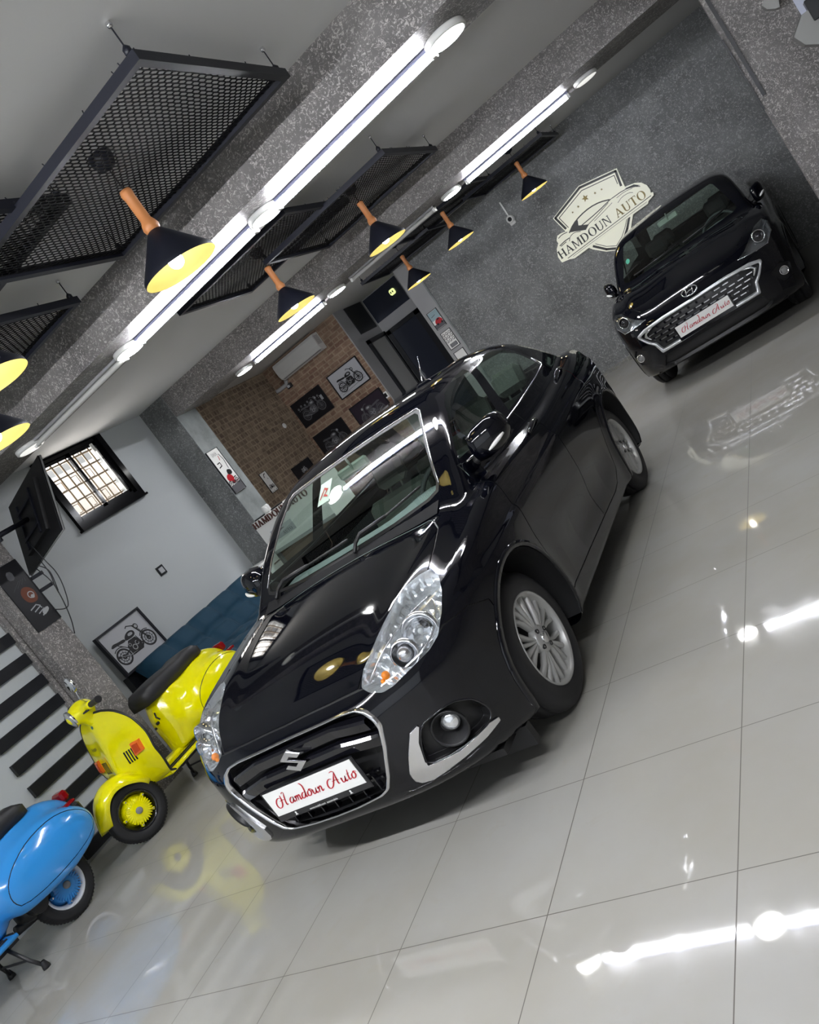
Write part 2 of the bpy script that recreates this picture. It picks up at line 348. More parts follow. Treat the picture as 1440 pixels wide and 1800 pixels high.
# ---- pendant lamps ----------------------------------------------------------------
def pendant(x, y, z, label):
    t = thing('pendant_lamp', label, 'pendant lamp', (x, y, ZC), 0, 'black cone pendant lamps'); h = z - ZC
    MB().lathe([(0, 0), (.055, 0), (.055, -.03), (.042, -.06), (.008, -.075)], n=24).build('canopy', M['blackmetal'], t)
    MB().cyl((0, 0, -.07), (0, 0, h+.40), .0035, n=6).build('cord', M['black'], t)
    MB().lathe([(.004, h+.405), (.026, h+.40), (.030, h+.385), (.026, h+.36), (.026, h+.25), (.034, h+.235), (.040, h+.215), (.036, h+.20), (.028, h+.19)], n=24).build('wooden_neck', M['wood'], t)
    sh = MB().lathe([(.030, h+.195), (.040, h+.188), (.178, h+.022), (.1805, h)], n=48).build('lamp_shade', M['blackmetal'], t)
    MB().lathe([(.1795, h+.001), (.174, h+.022), (.036, h+.184), (.0, h+.186)], n=48).build('shade_lining', M['gold'], t)
    b = MB().ball((0, 0, h+.040), .036, n=16); b.build('bulb', M['bulb'], t)
    MB().cyl((0, 0, h+.09), (0, 0, h+.16), .015, n=12).build('bulb_socket', M['white'], t)
    return t
PEND = [(-1.24, 1.39, 2.49, 'big black cone pendant lamp in front of the near beam'),
        (-1.86, .68, 2.49, 'black cone pendant lamp cut by the left edge, upper one'),
        (-2.73, 1.26, 2.49, 'black cone pendant lamp cut by the left edge, lower one'),
        (-1.75, 4.77, 2.52, 'black cone pendant lamp between the beams, right one'),
        (-2.49, 4.21, 2.51, 'black cone pendant lamp between the beams, left one'),
        (-1.40, 8.65, 2.47, 'small black pendant lamp nearest the wall emblem'),
        (-2.25, 7.91, 2.48, 'small black pendant lamp left of the wall camera'),
        (-3.21, 8.51, 2.47, 'small black pendant lamp above the two small corridor pictures')]
for p in PEND: pendant(*p)
# ---- wire mesh panels hanging from the ceiling ----------------------------------------
def mesh_panel(x0, y0, x1, y1, z, label, seed):
    cx, cy = (x0+x1)/2, (y0+y1)/2; a, b = abs(x1-x0)/2, abs(y1-y0)/2; rnd = random.Random(seed)
    t = thing('wire_mesh_panel', label, 'ceiling panel', (cx, cy, z), 0, 'black wire mesh panels hung under the ceiling'); w = .035
    fr = MB()
    for s in (-1, 1):
        fr.box((-a, s*b - (w if s > 0 else 0), -.02), (a, s*b + (0 if s > 0 else w), .02)); fr.box((s*a - (w if s > 0 else 0), -b+w, -.02), (s*a + (0 if s > 0 else w), b-w, .02))
    for k in range(26):
        u = rnd.uniform(-1, 1)
        p = (u*a, rnd.choice((-1, 1))*(b-.01)) if k % 3 else (rnd.choice((-1, 1))*(a-.01), u*b)
        fr.cyl((p[0], p[1], .02), (p[0]+rnd.uniform(-.01, .01), p[1], .035), .0022, n=4)
    fr.build('frame', M['blackmetal'], t)
    # expanded-metal lattice of hexagons
    m = MB(); px, py = .040, .0215; nx = int(2*(a-w)/px); ny = int(2*(b-w)/py); r = .0026
    wv = lambda x, y: .006*math.sin(7*x+seed)*math.sin(9*y) - .004
    V = []; F = []; H = .0035
    def bar(p, q, r=r):
        k = len(V); d = Vector((q[0]-p[0], q[1]-p[1])).normalized(); n = (-d[1]*r, d[0]*r)
        for e in (p, q):
            z0 = wv(*e)
            for s_, dz in ((1, 0), (-1, 0), (-1, H), (1, H)): V.append((e[0]+s_*n[0], e[1]+s_*n[1], z0+dz))
        for i in range(4): F.append((k+i, k+(i+1) % 4, k+4+(i+1) % 4, k+4+i))
    for i in range(-nx//2-1, nx//2+2):
        for j in range(-ny//2-1, ny//2+2):
            x = i*px + (px/2 if j % 2 else 0); y = j*py*1.0
            if abs(x) > a-w or abs(y) > b-w: continue
            p = (x - .0085, y); q = (x + .0085, y)
            bar(p, q)
            for s_ in (-1, 1): bar(q, (x + px/2 - .0085, y + s_*py)) if abs(x+px/2-.01) < a-w+.02 and abs(y+s_*py) < b-w+.02 else None
            if x - px < -(a-w):
                for s_ in (-1, 1): bar((x - px/2 + .0085, y + s_*py), p)
    m.add(V, F); m.build('mesh_lattice', M['net'], t)
    for sx in (-1, 1):
        for sy in (-1, 1):
            c = MB(); X, Y = sx*(a-.03), sy*(b-.02); c.cyl((X, Y, .02), (X, Y, ZC-z-.02), .003, n=6, mi=0)
            c.lathe([(0, .02), (.016, .02), (.016, .045), (.004, .06)], c=(X, Y, 0), n=10, mi=0); c.ball((X, Y, ZC-z-.012), .013, n=8, mi=1)
            c.build('hanging_wire', [M['blackmetal'], M['chrome']], t)
    return t
mesh_panel(-1.86, .87, -.52, 1.92, 2.92, 'large black wire mesh panel at the upper left, the nearest one', 1)
mesh_panel(-2.75, .12, -1.34, 1.18, 2.95, 'black wire mesh panel seen through the large one at the left edge', 2)
mesh_panel(-3.55, .90, -2.24, 1.88, 2.92, 'black wire mesh panel below the left edge pendant lamps', 3)
pD = mesh_panel(-2.43, 4.10, -1.11, 5.24, 2.92, 'black wire mesh panel between the beams, the right one', 4)
mesh_panel(-2.97, 3.52, -1.73, 4.58, 2.945, 'black wire mesh panel between the beams, the left one', 5)
pF = mesh_panel(-2.15, 8.55, -.96, 9.50, 2.92, 'black wire mesh panel in the alcove nearest the wall emblem', 6)
dup(pF, (-2.35, 8.35, 2.94), 0, 'black wire mesh panel in the middle of the alcove ceiling')
dup(pF, (-3.30, 8.95, 2.92), 0, 'black wire mesh panel above the dark corridor door')
# ---- car surface library -------------------------------------------------
def sp(xs, ys):
    xs = np.array(xs, float); ys = np.array(ys, float)
    h = np.diff(xs); d = np.diff(ys) / h; m = np.zeros(len(xs)); m[0] = d[0]; m[-1] = d[-1]
    for i in range(1, len(xs) - 1):
        if d[i-1] * d[i] > 0: m[i] = 2 * d[i-1] * d[i] / (d[i-1] + d[i])
    X = np.linspace(xs[0], xs[-1], 1500); k = np.clip(np.searchsorted(xs, X, 'right') - 1, 0, len(h) - 1)
    t = (X - xs[k]) / h[k]
    Y = ((2*t**3 - 3*t**2 + 1) * ys[k] + (t**3 - 2*t**2 + t) * h[k] * m[k] + (-2*t**3 + 3*t**2) * ys[k+1] + (t**3 - t**2) * h[k] * m[k+1])
    return lambda q: np.interp(q, X, Y)
def smx(a, b, k):
    h = np.maximum(k - np.abs(a - b), 0) / k
    return np.maximum(a, b) + h * h * k * .25
def smn(a, b, k): return -smx(-a, -b, k)
class Car:
    def __init__(s, S):
        s.S = S
        for k in ('Wz', 'Tc', 'Fz', 'Rz', 'Wg', 'Tr', 'Xw', 'Xr'): setattr(s, k, sp(*S[k]))
    def f(s, P):
        S = s.S; x = P[..., 0]; y = np.abs(P[..., 1]); z = P[..., 2]
        tf = np.maximum(x - S['tx'][0], 0) / S['tx'][1]; tr = np.maximum(S['tx'][2] - x, 0) / S['tx'][3]
        W = s.Wz(z) - S['tw'][0] * tf**2 - S['tw'][1] * tr**2
        zl = S['line'][0] + S['line'][1] * x
        W = W + .009 * np.tanh((zl - z) / .012) * np.exp(-((z - zl) / .13)**2)
        W = W - S['scoop'] * np.exp(-((z - .40) / .11)**2) * np.clip((S['ax'][0] - .55 - np.abs(x)) / .3, 0, 1)
        for ax in S['ax']:
            r = np.hypot(x - ax, z - S['rw'])
            W = W + S['flare'] * np.exp(-((r - .37) / .075)**2)
        side = (y - W) * .97
        T = s.Tc(x) - S['crown'] * y * y + S['ridge'] * np.exp(-((y - S['ry'](x)) / .09)**2) * np.clip((x - .2) / .5, 0, 1)
        top = (z - T) * .97
        F = s.Fz(z) - S['fp'][0] * y**S['fp'][1]
        fr = (x - F) * .9
        R = s.Rz(z) + S['rp'][0] * y**S['rp'][1]
        re = (R - x) * .9
        bot = S['zb'] + .06 * np.clip((np.abs(x) - 1.5) / .5, 0, 1) - z
        low = smx(smx(smx(side, top, S['k'][0]), smx(fr, re, .01), S['k'][1]), bot, .05)
        tg = np.maximum(-x - .5, 0); tq = np.maximum(x - .3, 0)
        gs = (y - s.Wg(z) + .06 * tg**2 + S['ga'] * tq**2) * .93
        ws = (x - s.Xw(z) + S['wc'] * y * y) * S['wn']
        rs = (s.Xr(z) + S['wc'] * y * y - x) * S['rn']
        rt = z - s.Tr(x) + S['rc'] * y * y
        gh = smx(smx(gs, rt, .10), smx(ws, rs, .01), .05)
        gh = smx(gh, .7 - z, .01)
        return smn(low, gh, S['k'][2])
    def grad(s, P, e=1.5e-3):
        G = np.stack([s.f(P + d) - s.f(P - d) for d in np.eye(3) * e], -1) / (2 * e)
        return G
    def nrm(s, P):
        G = s.grad(P); return G / np.maximum(np.linalg.norm(G, axis=-1, keepdims=True), 1e-9)
    def proj(s, P, n=6):
        for _ in range(n):
            G = s.grad(P); g2 = np.maximum((G * G).sum(-1), .2)
            P = P - np.clip(s.f(P) / g2, -.03, .03)[..., None] * G
        return P
    def hit(s, o, d, t0=0., t1=8., n=1600):
        o = np.array(o, float); d = np.array(d, float); d = d / np.linalg.norm(d)
        t = np.linspace(t0, t1, n); v = s.f(o + t[:, None] * d)
        i = np.where((v[:-1] > 0) & (v[1:] <= 0))[0]
        if len(i) == 0: return None
        a, b = t[i[0]], t[i[0] + 1]
        for _ in range(25):
            m = (a + b) / 2
            if s.f(o + m * d) > 0: a = m
            else: b = m
        return o + a * d
    def front(s, y, z, off=0.):
        p = s.hit((2.6, y, z), (-1, 0, 0), 0, 2.5, 500)
        return p if off == 0 else p + s.nrm(p) * off
    def side(s, x, z, sg=1, off=0.):
        p = s.hit((x, 1.4 * sg, z), (0, -sg, 0), 0, 1.4, 400)
        return p if off == 0 else p + s.nrm(p) * off
    def top(s, x, y, off=0.):
        p = s.hit((x, y, 2.0), (0, 0, -1), 0, 1.8, 500)
        return p if off == 0 else p + s.nrm(p) * off
    def mesh(s, h=.022):
        B = s.S['box']
        ax = [np.arange(B[i][0], B[i][1] + h, h) for i in range(3)]
        n = [len(a) for a in ax]
        P = np.stack(np.meshgrid(*ax, indexing='ij'), -1)
        v = np.stack([s.f(P[i]) for i in range(n[0])])
        sg = v < 0
        c = np.zeros([q - 1 for q in n], int)
        for i in (0, 1):
            for j in (0, 1):
                for k in (0, 1): c += sg[i:n[0]-1+i, j:n[1]-1+j, k:n[2]-1+k]
        cell = (c > 0) & (c < 8); idx = -np.ones(cell.shape, int); ii = np.argwhere(cell); idx[cell] = np.arange(len(ii))
        acc = np.zeros((len(ii), 3)); cnt = np.zeros(len(ii))
        cor = [(i, j, k) for i in (0, 1) for j in (0, 1) for k in (0, 1)]
        for a in cor:
            for b in cor:
                if sum(b) - sum(a) == 1 and all(q >= w for q, w in zip(b, a)):
                    va = v[ii[:, 0]+a[0], ii[:, 1]+a[1], ii[:, 2]+a[2]]; vb = v[ii[:, 0]+b[0], ii[:, 1]+b[1], ii[:, 2]+b[2]]
                    m = (va < 0) != (vb < 0); t = np.where(m, va / np.where(m, va - vb, 1), 0)
                    pt = ii + np.array(a) + t[:, None] * (np.array(b) - np.array(a))
                    acc += pt * m[:, None]; cnt += m
        V = acc / cnt[:, None] * h + np.array([a[0] for a in ax])
        Q = []
        for d in range(3):
            o = [q for q in range(3) if q != d]
            sl0 = [slice(None)] * 3; sl1 = [slice(None)] * 3; sl0[d] = slice(0, n[d]-1); sl1[d] = slice(1, n[d])
            e = sg[tuple(sl0)] != sg[tuple(sl1)]
            E = np.argwhere(e)
            E = E[(E[:, o[0]] > 0) & (E[:, o[1]] > 0) & (E[:, o[0]] < n[o[0]]-1) & (E[:, o[1]] < n[o[1]]-1)]
            def g(da, db):
                q = E.copy(); q[:, o[0]] += da; q[:, o[1]] += db
                return idx[q[:, 0], q[:, 1], q[:, 2]]
            q4 = np.stack([g(-1, -1), g(0, -1), g(0, 0), g(-1, 0)], 1)
            fl = sg[tuple(sl0)][E[:, 0], E[:, 1], E[:, 2]]
            if d == 1: fl = ~fl
            q4[~fl] = q4[~fl][:, ::-1]
            Q.append(q4)
        Q = np.concatenate(Q)
        V = s.proj(V, 5)
        T = np.concatenate([Q[:, [0, 1, 2]], Q[:, [0, 2, 3]]])
        return V, T
def polysdf(P, poly):
    poly = np.array(poly, float); n = len(poly)
    d = np.full(P.shape[:-1], 1e9); ins = np.zeros(P.shape[:-1], bool)
    for i in range(n):
        a, b = poly[i], poly[(i+1) % n]; e = b - a; w = P - a
        t = np.clip((w @ e) / max(e @ e, 1e-12), 0, 1)[..., None]
        d = np.minimum(d, np.linalg.norm(w - t * e, axis=-1))
        c1 = (a[1] <= P[..., 1]) != (b[1] <= P[..., 1])
        xi = a[0] + (P[..., 1] - a[1]) / (e[1] if abs(e[1]) > 1e-12 else 1e-12) * e[0]
        ins ^= c1 & (P[..., 0] < xi)
    return np.where(ins, -d, d)
def smooth_poly(poly, n=4, closed=True):
    p = np.array(poly, float)
    for _ in range(n):
        if closed: q = np.roll(p, -1, 0); p = np.stack([.75*p+.25*q, .25*p+.75*q], 1).reshape(-1, p.shape[1])
        else:
            q = p[1:]; r = p[:-1]; m = np.stack([.75*r+.25*q, .25*r+.75*q], 1).reshape(-1, p.shape[1]); p = np.concatenate([p[:1], m[1:-1], p[-1:]])
    return p
def compact(V, T):
    u, inv = np.unique(T, return_inverse=True)
    return V[u], inv.reshape(T.shape)
def refine(V, T, g, band):
    """split triangles near g=0 in four (neighbours are split consistently by midpoints)"""
    m = (np.abs(g[T]).min(1) < band)
    A = T[m]; B = T[~m]
    if len(A) == 0: return V, T
    E = np.concatenate([A[:, [0, 1]], A[:, [1, 2]], A[:, [2, 0]]]); Es = np.sort(E, 1)
    u, inv = np.unique(Es, axis=0, return_inverse=True); inv = inv.reshape(-1)
    mid = (V[u[:, 0]] + V[u[:, 1]]) / 2; k = len(V); n = len(A)
    a, b, c = inv[:n] + k, inv[n:2*n] + k, inv[2*n:] + k
    N = np.concatenate([np.stack(q, 1) for q in ((A[:, 0], a, c), (a, A[:, 1], b), (c, b, A[:, 2]), (a, b, c))])
    # neighbours sharing split edges
    key = {(int(p), int(q)): i + k for i, (p, q) in enumerate(u)}
    ex = []; keep = []
    us = set(u.reshape(-1).tolist())
    touch = np.isin(B, list(us)).sum(1) >= 2
    keep.append(B[~touch])
    for t in B[touch]:
        t = [int(q) for q in t]; ms = [key.get((min(t[i], t[(i+1) % 3]), max(t[i], t[(i+1) % 3]))) for i in range(3)]
        L = []
        for i in range(3):
            L.append(t[i])
            if ms[i] is not None: L.append(ms[i])
        if len(L) == 3: ex.append(L)
        else:
            s0 = next(i for i in range(len(L)) if L[i] >= k)
            L = L[s0:] + L[:s0]
            for i in range(1, len(L) - 1): ex.append([L[0], L[i], L[i+1]])
    keep.append(N)
    if ex: keep.append(np.array(ex))
    return np.concatenate([V, mid]), np.concatenate(keep)
def clip(V, T, g):
    """split the mesh along g=0: returns (V, inside T (g<0), outside T)"""
    s = g[T] < 0; c = s.sum(1)
    ins = [T[c == 3]]; out = [T[c == 0]]
    newV = []; key = {}
    def cut(a, b):
        k = (a, b) if a < b else (b, a)
        if k not in key:
            t = g[a] / (g[a] - g[b]); key[k] = len(V) + len(newV); newV.append(V[a] + t * (V[b] - V[a]))
        return key[k]
    I = []; O = []
    for t, sg in zip(T[(c == 1) | (c == 2)], s[(c == 1) | (c == 2)]):
        t = [int(q) for q in t]; lone = int(np.argmax(sg)) if sg.sum() == 1 else int(np.argmin(sg))
        a, b, d = t[lone], t[(lone+1) % 3], t[(lone+2) % 3]
        p, q = cut(a, b), cut(a, d)
        A, Bq = ([(a, p, q)], [(p, b, d), (p, d, q)])
        if sg.sum() == 1: I += A; O += Bq
        else: O += A; I += Bq
    if I: ins.append(np.array(I)); out.append(np.array(O))
    V2 = np.concatenate([V, np.array(newV)]) if newV else V
    return V2, np.concatenate(ins), np.concatenate(out)
class Skin:
    """a car skin that panels are cut out of"""
    def __init__(s, car, h): s.car = car; s.V, s.T = car.mesh(h)
    def cut(s, gf, ref=.03, levels=1):
        for i in range(levels):
            g = gf(s.V); k0 = len(s.V); s.V, s.T = refine(s.V, s.T, g, ref / (i + 1))
            if len(s.V) > k0: s.V[k0:] = s.car.proj(s.V[k0:], 2)
        g = gf(s.V); s.V, I, O = clip(s.V, s.T, g); s.T = O
        r = compact(s.V, I) if len(I) else (np.zeros((0, 3)), np.zeros((0, 3), int))
        s.V, s.T = compact(s.V, s.T)
        return r
# ---- numbers of the two cars
SUZ = dict(
 box=((-2.08, 2.08), (-.95, .95), (.08, 1.56)),
 Wz=([.1,.2,.3,.45,.6,.72,.82,.92,1.0,1.08,1.2],[.78,.822,.838,.845,.858,.864,.858,.842,.808,.765,.7]),
 tx=(.9, 1.1, -1.1, .9), tw=(.10, .10), line=(.83, -.05), scoop=.018,
 ax=(1.23, -1.23), rw=.31, flare=.016,
 Tc=([-2.1,-1.97,-1.88,-1.75,-1.5,-1.2,0,.8,.95,1.2,1.5,1.72,1.86,1.95,2.02,2.1],[.93,1.0,1.045,1.06,1.075,1.06,1.0,1.0,.985,.945,.885,.82,.755,.70,.64,.55]),
 crown=.085, ridge=.013, ry=sp([0,1,2],[.62,.62,.5]),
 Fz=([0,.15,.2,.28,.35,.5,.6,.68,.75,.85,1.0],[1.86,1.90,1.945,1.985,1.995,2.0,2.0,1.985,1.96,1.9,1.8]), fp=(.83,4.2),
 Rz=([0,.2,.35,.5,.62,.7,.9,1.05,1.1],[-1.9,-1.95,-1.985,-1.995,-1.98,-1.95,-1.94,-1.93,-1.88]), rp=(.5,4.),
 zb=.17, k=(.055,.10,.03),
 Wg=([.7,.95,1.05,1.2,1.35,1.42,1.6],[.80,.775,.748,.702,.650,.60,.46]), ga=.10,
 Xw=([.7,1.0,1.02,1.10,1.19,1.28,1.365,1.6],[1.35,.98,.953,.858,.730,.573,.41,-.05]), wc=.13, wn=.52,
 Xr=([.7,1.08,1.37,1.6],[-2.2,-1.52,-1.0,-.6]), rn=.5,
 Tr=([-1.6,-1.3,-1.0,-.7,-.35,0,.25,.45,.8],[1.16,1.28,1.385,1.445,1.47,1.462,1.437,1.395,1.3]), rc=.13)
SUZ['rc'] = .10
HYU = dict(SUZ)
HYU.update(box=((-2.0, 2.0), (-.92, .92), (.08, 1.56)),
 Wz=([.1,.2,.3,.45,.6,.72,.82,.92,1.0,1.08,1.2],[.76,.80,.815,.822,.832,.836,.83,.815,.785,.75,.68]),
 tx=(.85, 1.05, -1.3, .7), tw=(.09, .06), line=(.86, -.06),
 ax=(1.135, -1.29), rw=.305,
 Tc=([-2.1,-1.9,-1.6,0,.8,.98,1.2,1.45,1.65,1.78,1.87,1.92,2.0],[1.0,1.05,1.06,1.0,1.0,.99,.955,.895,.835,.78,.73,.69,.6]),
 crown=.075, ry=sp([0, 1, 2], [.60, .60, .5]),
 Fz=([0,.15,.2,.28,.35,.5,.6,.68,.75,.85,1.0],[1.77,1.81,1.855,1.89,1.90,1.91,1.905,1.89,1.85,1.78,1.65]), fp=(.80, 3.9),
 Rz=([0,.2,.35,.5,.7,.9,1.0,1.2],[-1.80,-1.86,-1.90,-1.90,-1.87,-1.84,-1.80,-1.7]), rp=(.4, 4.),
 Wg=([.7,.95,1.05,1.2,1.35,1.42,1.6],[.78,.755,.73,.685,.635,.585,.45]),
 Xw=([.7,1.0,1.04,1.37,1.6],[1.48,1.015,.965,.435,.06]),
 Xr=([.7,1.05,1.37,1.6],[-1.95,-1.78,-1.50,-1.2]), rn=.8,
 Tr=([-1.9,-1.5,-1.2,-.7,-.35,0,.25,.45,.8],[1.28,1.38,1.42,1.455,1.465,1.455,1.435,1.40,1.30]), rc=.10)
# ---- lettering ---------------------------------------------------------------
SCRIPT = {
 'H': (2.0, [[(.45,1.9),(.55,1.3),(.35,.3),(-.1,-.15),(-.65,.05),(-.85,.7),(-.6,1.3),(-.1,1.6),(.35,1.45)], [(1.45,2.1),(1.25,1.3),(1.15,.35),(1.3,.0),(1.6,.2)], [(.05,.95),(.6,1.1),(1.3,1.0)], [(1.45,2.1),(1.15,2.25),(.9,2.0)]]),
 'a': (1.25, [[(.9,.9),(.5,1.0),(.1,.6),(.15,.1),(.5,0),(.85,.4),(.95,.95)], [(.95,.95),(.88,.3),(1.0,.02),(1.3,.3)]]),
 'm': (1.4, [[(-.05,.6),(.15,.95),(.22,.6),(.15,0)], [(.18,.5),(.45,.95),(.65,.8),(.58,0)], [(.6,.5),(.9,.95),(1.1,.8),(1.05,.15),(1.18,0),(1.45,.3)]]),
 'd': (1.3, [[(.9,.9),(.5,1.0),(.1,.6),(.15,.1),(.5,0),(.85,.4),(.95,.95)], [(.3,2.5),(.55,2.5),(.95,2.0),(1.0,1.2),(.92,.3),(1.02,.02),(1.35,.3)]]),
 'o': (1.1, [[(.5,1),(.1,.7),(.1,.2),(.45,0),(.85,.3),(.85,.8),(.5,1.),(.7,1.15),(1.15,.9)]]),
 'u': (1.25, [[(-.05,.6),(.13,.95),(.12,.3),(.35,0),(.7,.2),(.85,.9)], [(.86,.95),(.82,.25),(.95,0),(1.3,.3)]]),
 'n': (1.25, [[(-.05,.6),(.15,.95),(.22,.6),(.15,0)], [(.18,.5),(.5,.98),(.75,.8),(.7,.15),(.85,0),(1.15,.3)]]),
 't': (.8, [[(.4,1.7),(.22,.5),(.38,0),(.75,.3)], [(-.05,1.05),(.65,1.1)]]),
 'A': (1.9, [[(1.1,2.1),(.6,1.1),(.1,.1),(-.5,-.2),(-.95,.2),(-.85,1.0),(-.3,1.4),(.2,1.2)], [(1.1,2.1),(1.1,1.0),(1.2,.1),(1.55,.2)], [(.1,.8),(.75,.9),(1.5,.75)], [(1.1,2.1),(.7,2.35),(.2,2.2)]]),
 ' ': (1.7, [])}
def script_paths(txt):
    out = []; x = 0.
    for ch in txt:
        adv, st = SCRIPT[ch]
        for p in st:
            q = smooth_poly([(x + a + .32*b, b) for a, b in p], 2, closed=False); out.append(q)
        x += adv
    return out, x
def ribbon(mb, q, w, f, h=.0, mi=None):
    q = np.array(q); n = len(q); L = []; R = []
    for i in range(n):
        d = q[min(i+1, n-1)] - q[max(i-1, 0)]; l = np.hypot(*d) or 1; k = .55 + .75*abs(d[1]/l)
        e = min(i, n-1-i); k *= min(1, .45 + e*.3)
        nx, ny = -d[1]/l*w*k/2, d[0]/l*w*k/2; L.append((q[i][0]+nx, q[i][1]+ny)); R.append((q[i][0]-nx, q[i][1]-ny))
    V = [f(u, v, h) for u, v in L] + [f(u, v, h) for u, v in R]
    mb.add(V, [(i, i+1, n+i+1, n+i) for i in range(n-1)], mi, False)
def stroke(mb, pts, w, f, h=.001, mi=None):
    q = np.array(pts, float)
    for a, b in zip(q[:-1], q[1:]):
        d = b - a; l = np.hypot(*d) or 1e-9; nx, ny = -d[1]/l*w/2, d[0]/l*w/2; e = d/l*w*.25
        V = [(a[0]-e[0]+nx, a[1]-e[1]+ny), (b[0]+e[0]+nx, b[1]+e[1]+ny), (b[0]+e[0]-nx, b[1]+e[1]-ny), (a[0]-e[0]-nx, a[1]-e[1]-ny)]
        mb.add([f(u, v, h) for u, v in V], [(0, 1, 2, 3)], mi, False)
def disc(mb, c, r, f, h=.001, mi=None, r0=0., n=28, sy=1.):
    o = [(c[0]+r*math.cos(2*PI*i/n), c[1]+sy*r*math.sin(2*PI*i/n)) for i in range(n)]
    if r0 <= 0: mb.add([f(u, v, h) for u, v in o], [tuple(range(n))], mi, False)
    else:
        i_ = [(c[0]+r0*math.cos(2*PI*i/n), c[1]+sy*r0*math.sin(2*PI*i/n)) for i in range(n)]
        mb.add([f(u, v, h) for u, v in o+i_], [(i, (i+1) % n, n+(i+1) % n, n+i) for i in range(n)], mi, False)
def flat(mb, pts, f, h=.001, mi=None):
    from mathutils.geometry import tessellate_polygon
    tr = tessellate_polygon([[Vector((a, b, 0)) for a, b in pts]]); mb.add([f(u, v, h) for u, v in pts], [tuple(t) for t in tr], mi, False)
def script_text(mb, txt, u0, v0, width, f, h=.001, mi=None, wt=.17):
    P, W_ = script_paths(txt); s = width / (W_ + 1.1)
    for q in P: ribbon(mb, [(u0 + (a+.9)*s, v0 + b*s) for a, b in q], wt*s, f, h, mi)
def serif_text(mb, txt, u0, v0, H, f, h=.001, mi=None, d=0., gap=.16):
    """roman capitals; d > 0 gives the letters thickness"""
    x = u0
    def poly(p):
        q = [(x + a*H, v0 + b*H) for a, b in p]
        if d > 0: mb.prism(q, lambda u, v, w: f(u, v, h + w), d, mi)
        else: flat(mb, q, f, h, mi)
    def rect(a, b, c, e): poly([(a, b), (c, b), (c, e), (a, e)])
    def stem(a, w=.17, y0=0, y1=1, s=.07):
        rect(a, y0, a+w, y1)
        if y0 == 0: rect(a-s, 0, a+w+s, .06)
        if y1 == 1: rect(a-s, .94, a+w+s, 1)
    def arc(cx, cy, rx, ry, tx, ty, a0, a1, n=22):
        A = [a0+(a1-a0)*i/n for i in range(n+1)]
        for p, q in zip(A[:-1], A[1:]):
            poly([(cx+rx*math.cos(p), cy+ry*math.sin(p)), (cx+rx*math.cos(q), cy+ry*math.sin(q)), (cx+(rx-tx)*math.cos(q), cy+(ry-ty)*math.sin(q)), (cx+(rx-tx)*math.cos(p), cy+(ry-ty)*math.sin(p))])
    for ch in txt:
        if ch == 'H': stem(.07); stem(.66); rect(.24, .46, .66, .54); wd = .90
        elif ch == 'A': poly([(.05, 0), (.13, 0), (.47, .88), (.44, 1)]); poly([(.40, 1), (.50, 1), (.88, 0), (.68, 0)]); rect(.20, .30, .70, .37); rect(0, 0, .26, .06); rect(.58, 0, .96, .06); wd = .96
        elif ch == 'M': stem(.07, .09); stem(.86, .17); poly([(.07, 1), (.24, 1), (.58, .05), (.52, 0)]); poly([(.50, 0), (.56, 0), (.90, .98), (.86, 1)]); wd = 1.12
        elif ch == 'D': stem(.07); rect(.2, 0, .40, .06); rect(.2, .94, .40, 1); arc(.38, .5, .48, .5, .18, .06, -PI/2, PI/2); wd = .94
        elif ch == 'O': arc(.48, .5, .48, .52, .18, .05, 0, 2*PI, 36); wd = .96
        elif ch == 'U': rect(.07, .3, .24, 1); rect(0, .94, .31, 1); rect(.70, .3, .78, 1); rect(.63, .94, .85, 1); arc(.425, .34, .355, .36, .13, .08, PI, 2*PI); wd = .88
        elif ch == 'N': stem(.07, .08); rect(.72, 0, .80, 1); rect(.64, .94, .88, 1); poly([(.07, 1), (.25, 1), (.80, 0), (.72, 0)]); wd = .90
        elif ch == 'T': stem(.33, .17); rect(.0, .93, .84, 1); rect(0, .76, .05, 1); rect(.79, .76, .84, 1); wd = .84
        else: wd = .35
        x += (wd + gap) * H
    return x
def sans(name, txt, size, m, f, parent=None, h=.001, align='CENTER', sx=1.):
    cu = bpy.data.curves.new(name, 'FONT'); cu.body = txt; cu.size = size; cu.align_x = align; cu.resolution_u = 2
    o = bpy.data.objects.new(name, cu); me = bpy.data.meshes.new_from_object(o); bpy.data.objects.remove(o)
    for v in me.vertices: v.co = Vector(f(v.co.x*sx, v.co.y, h))
    me.materials.clear(); me.materials.append(m); ob = bpy.data.objects.new(name, me); COL.objects.link(ob)
    if parent: ob.parent = parent
    return ob
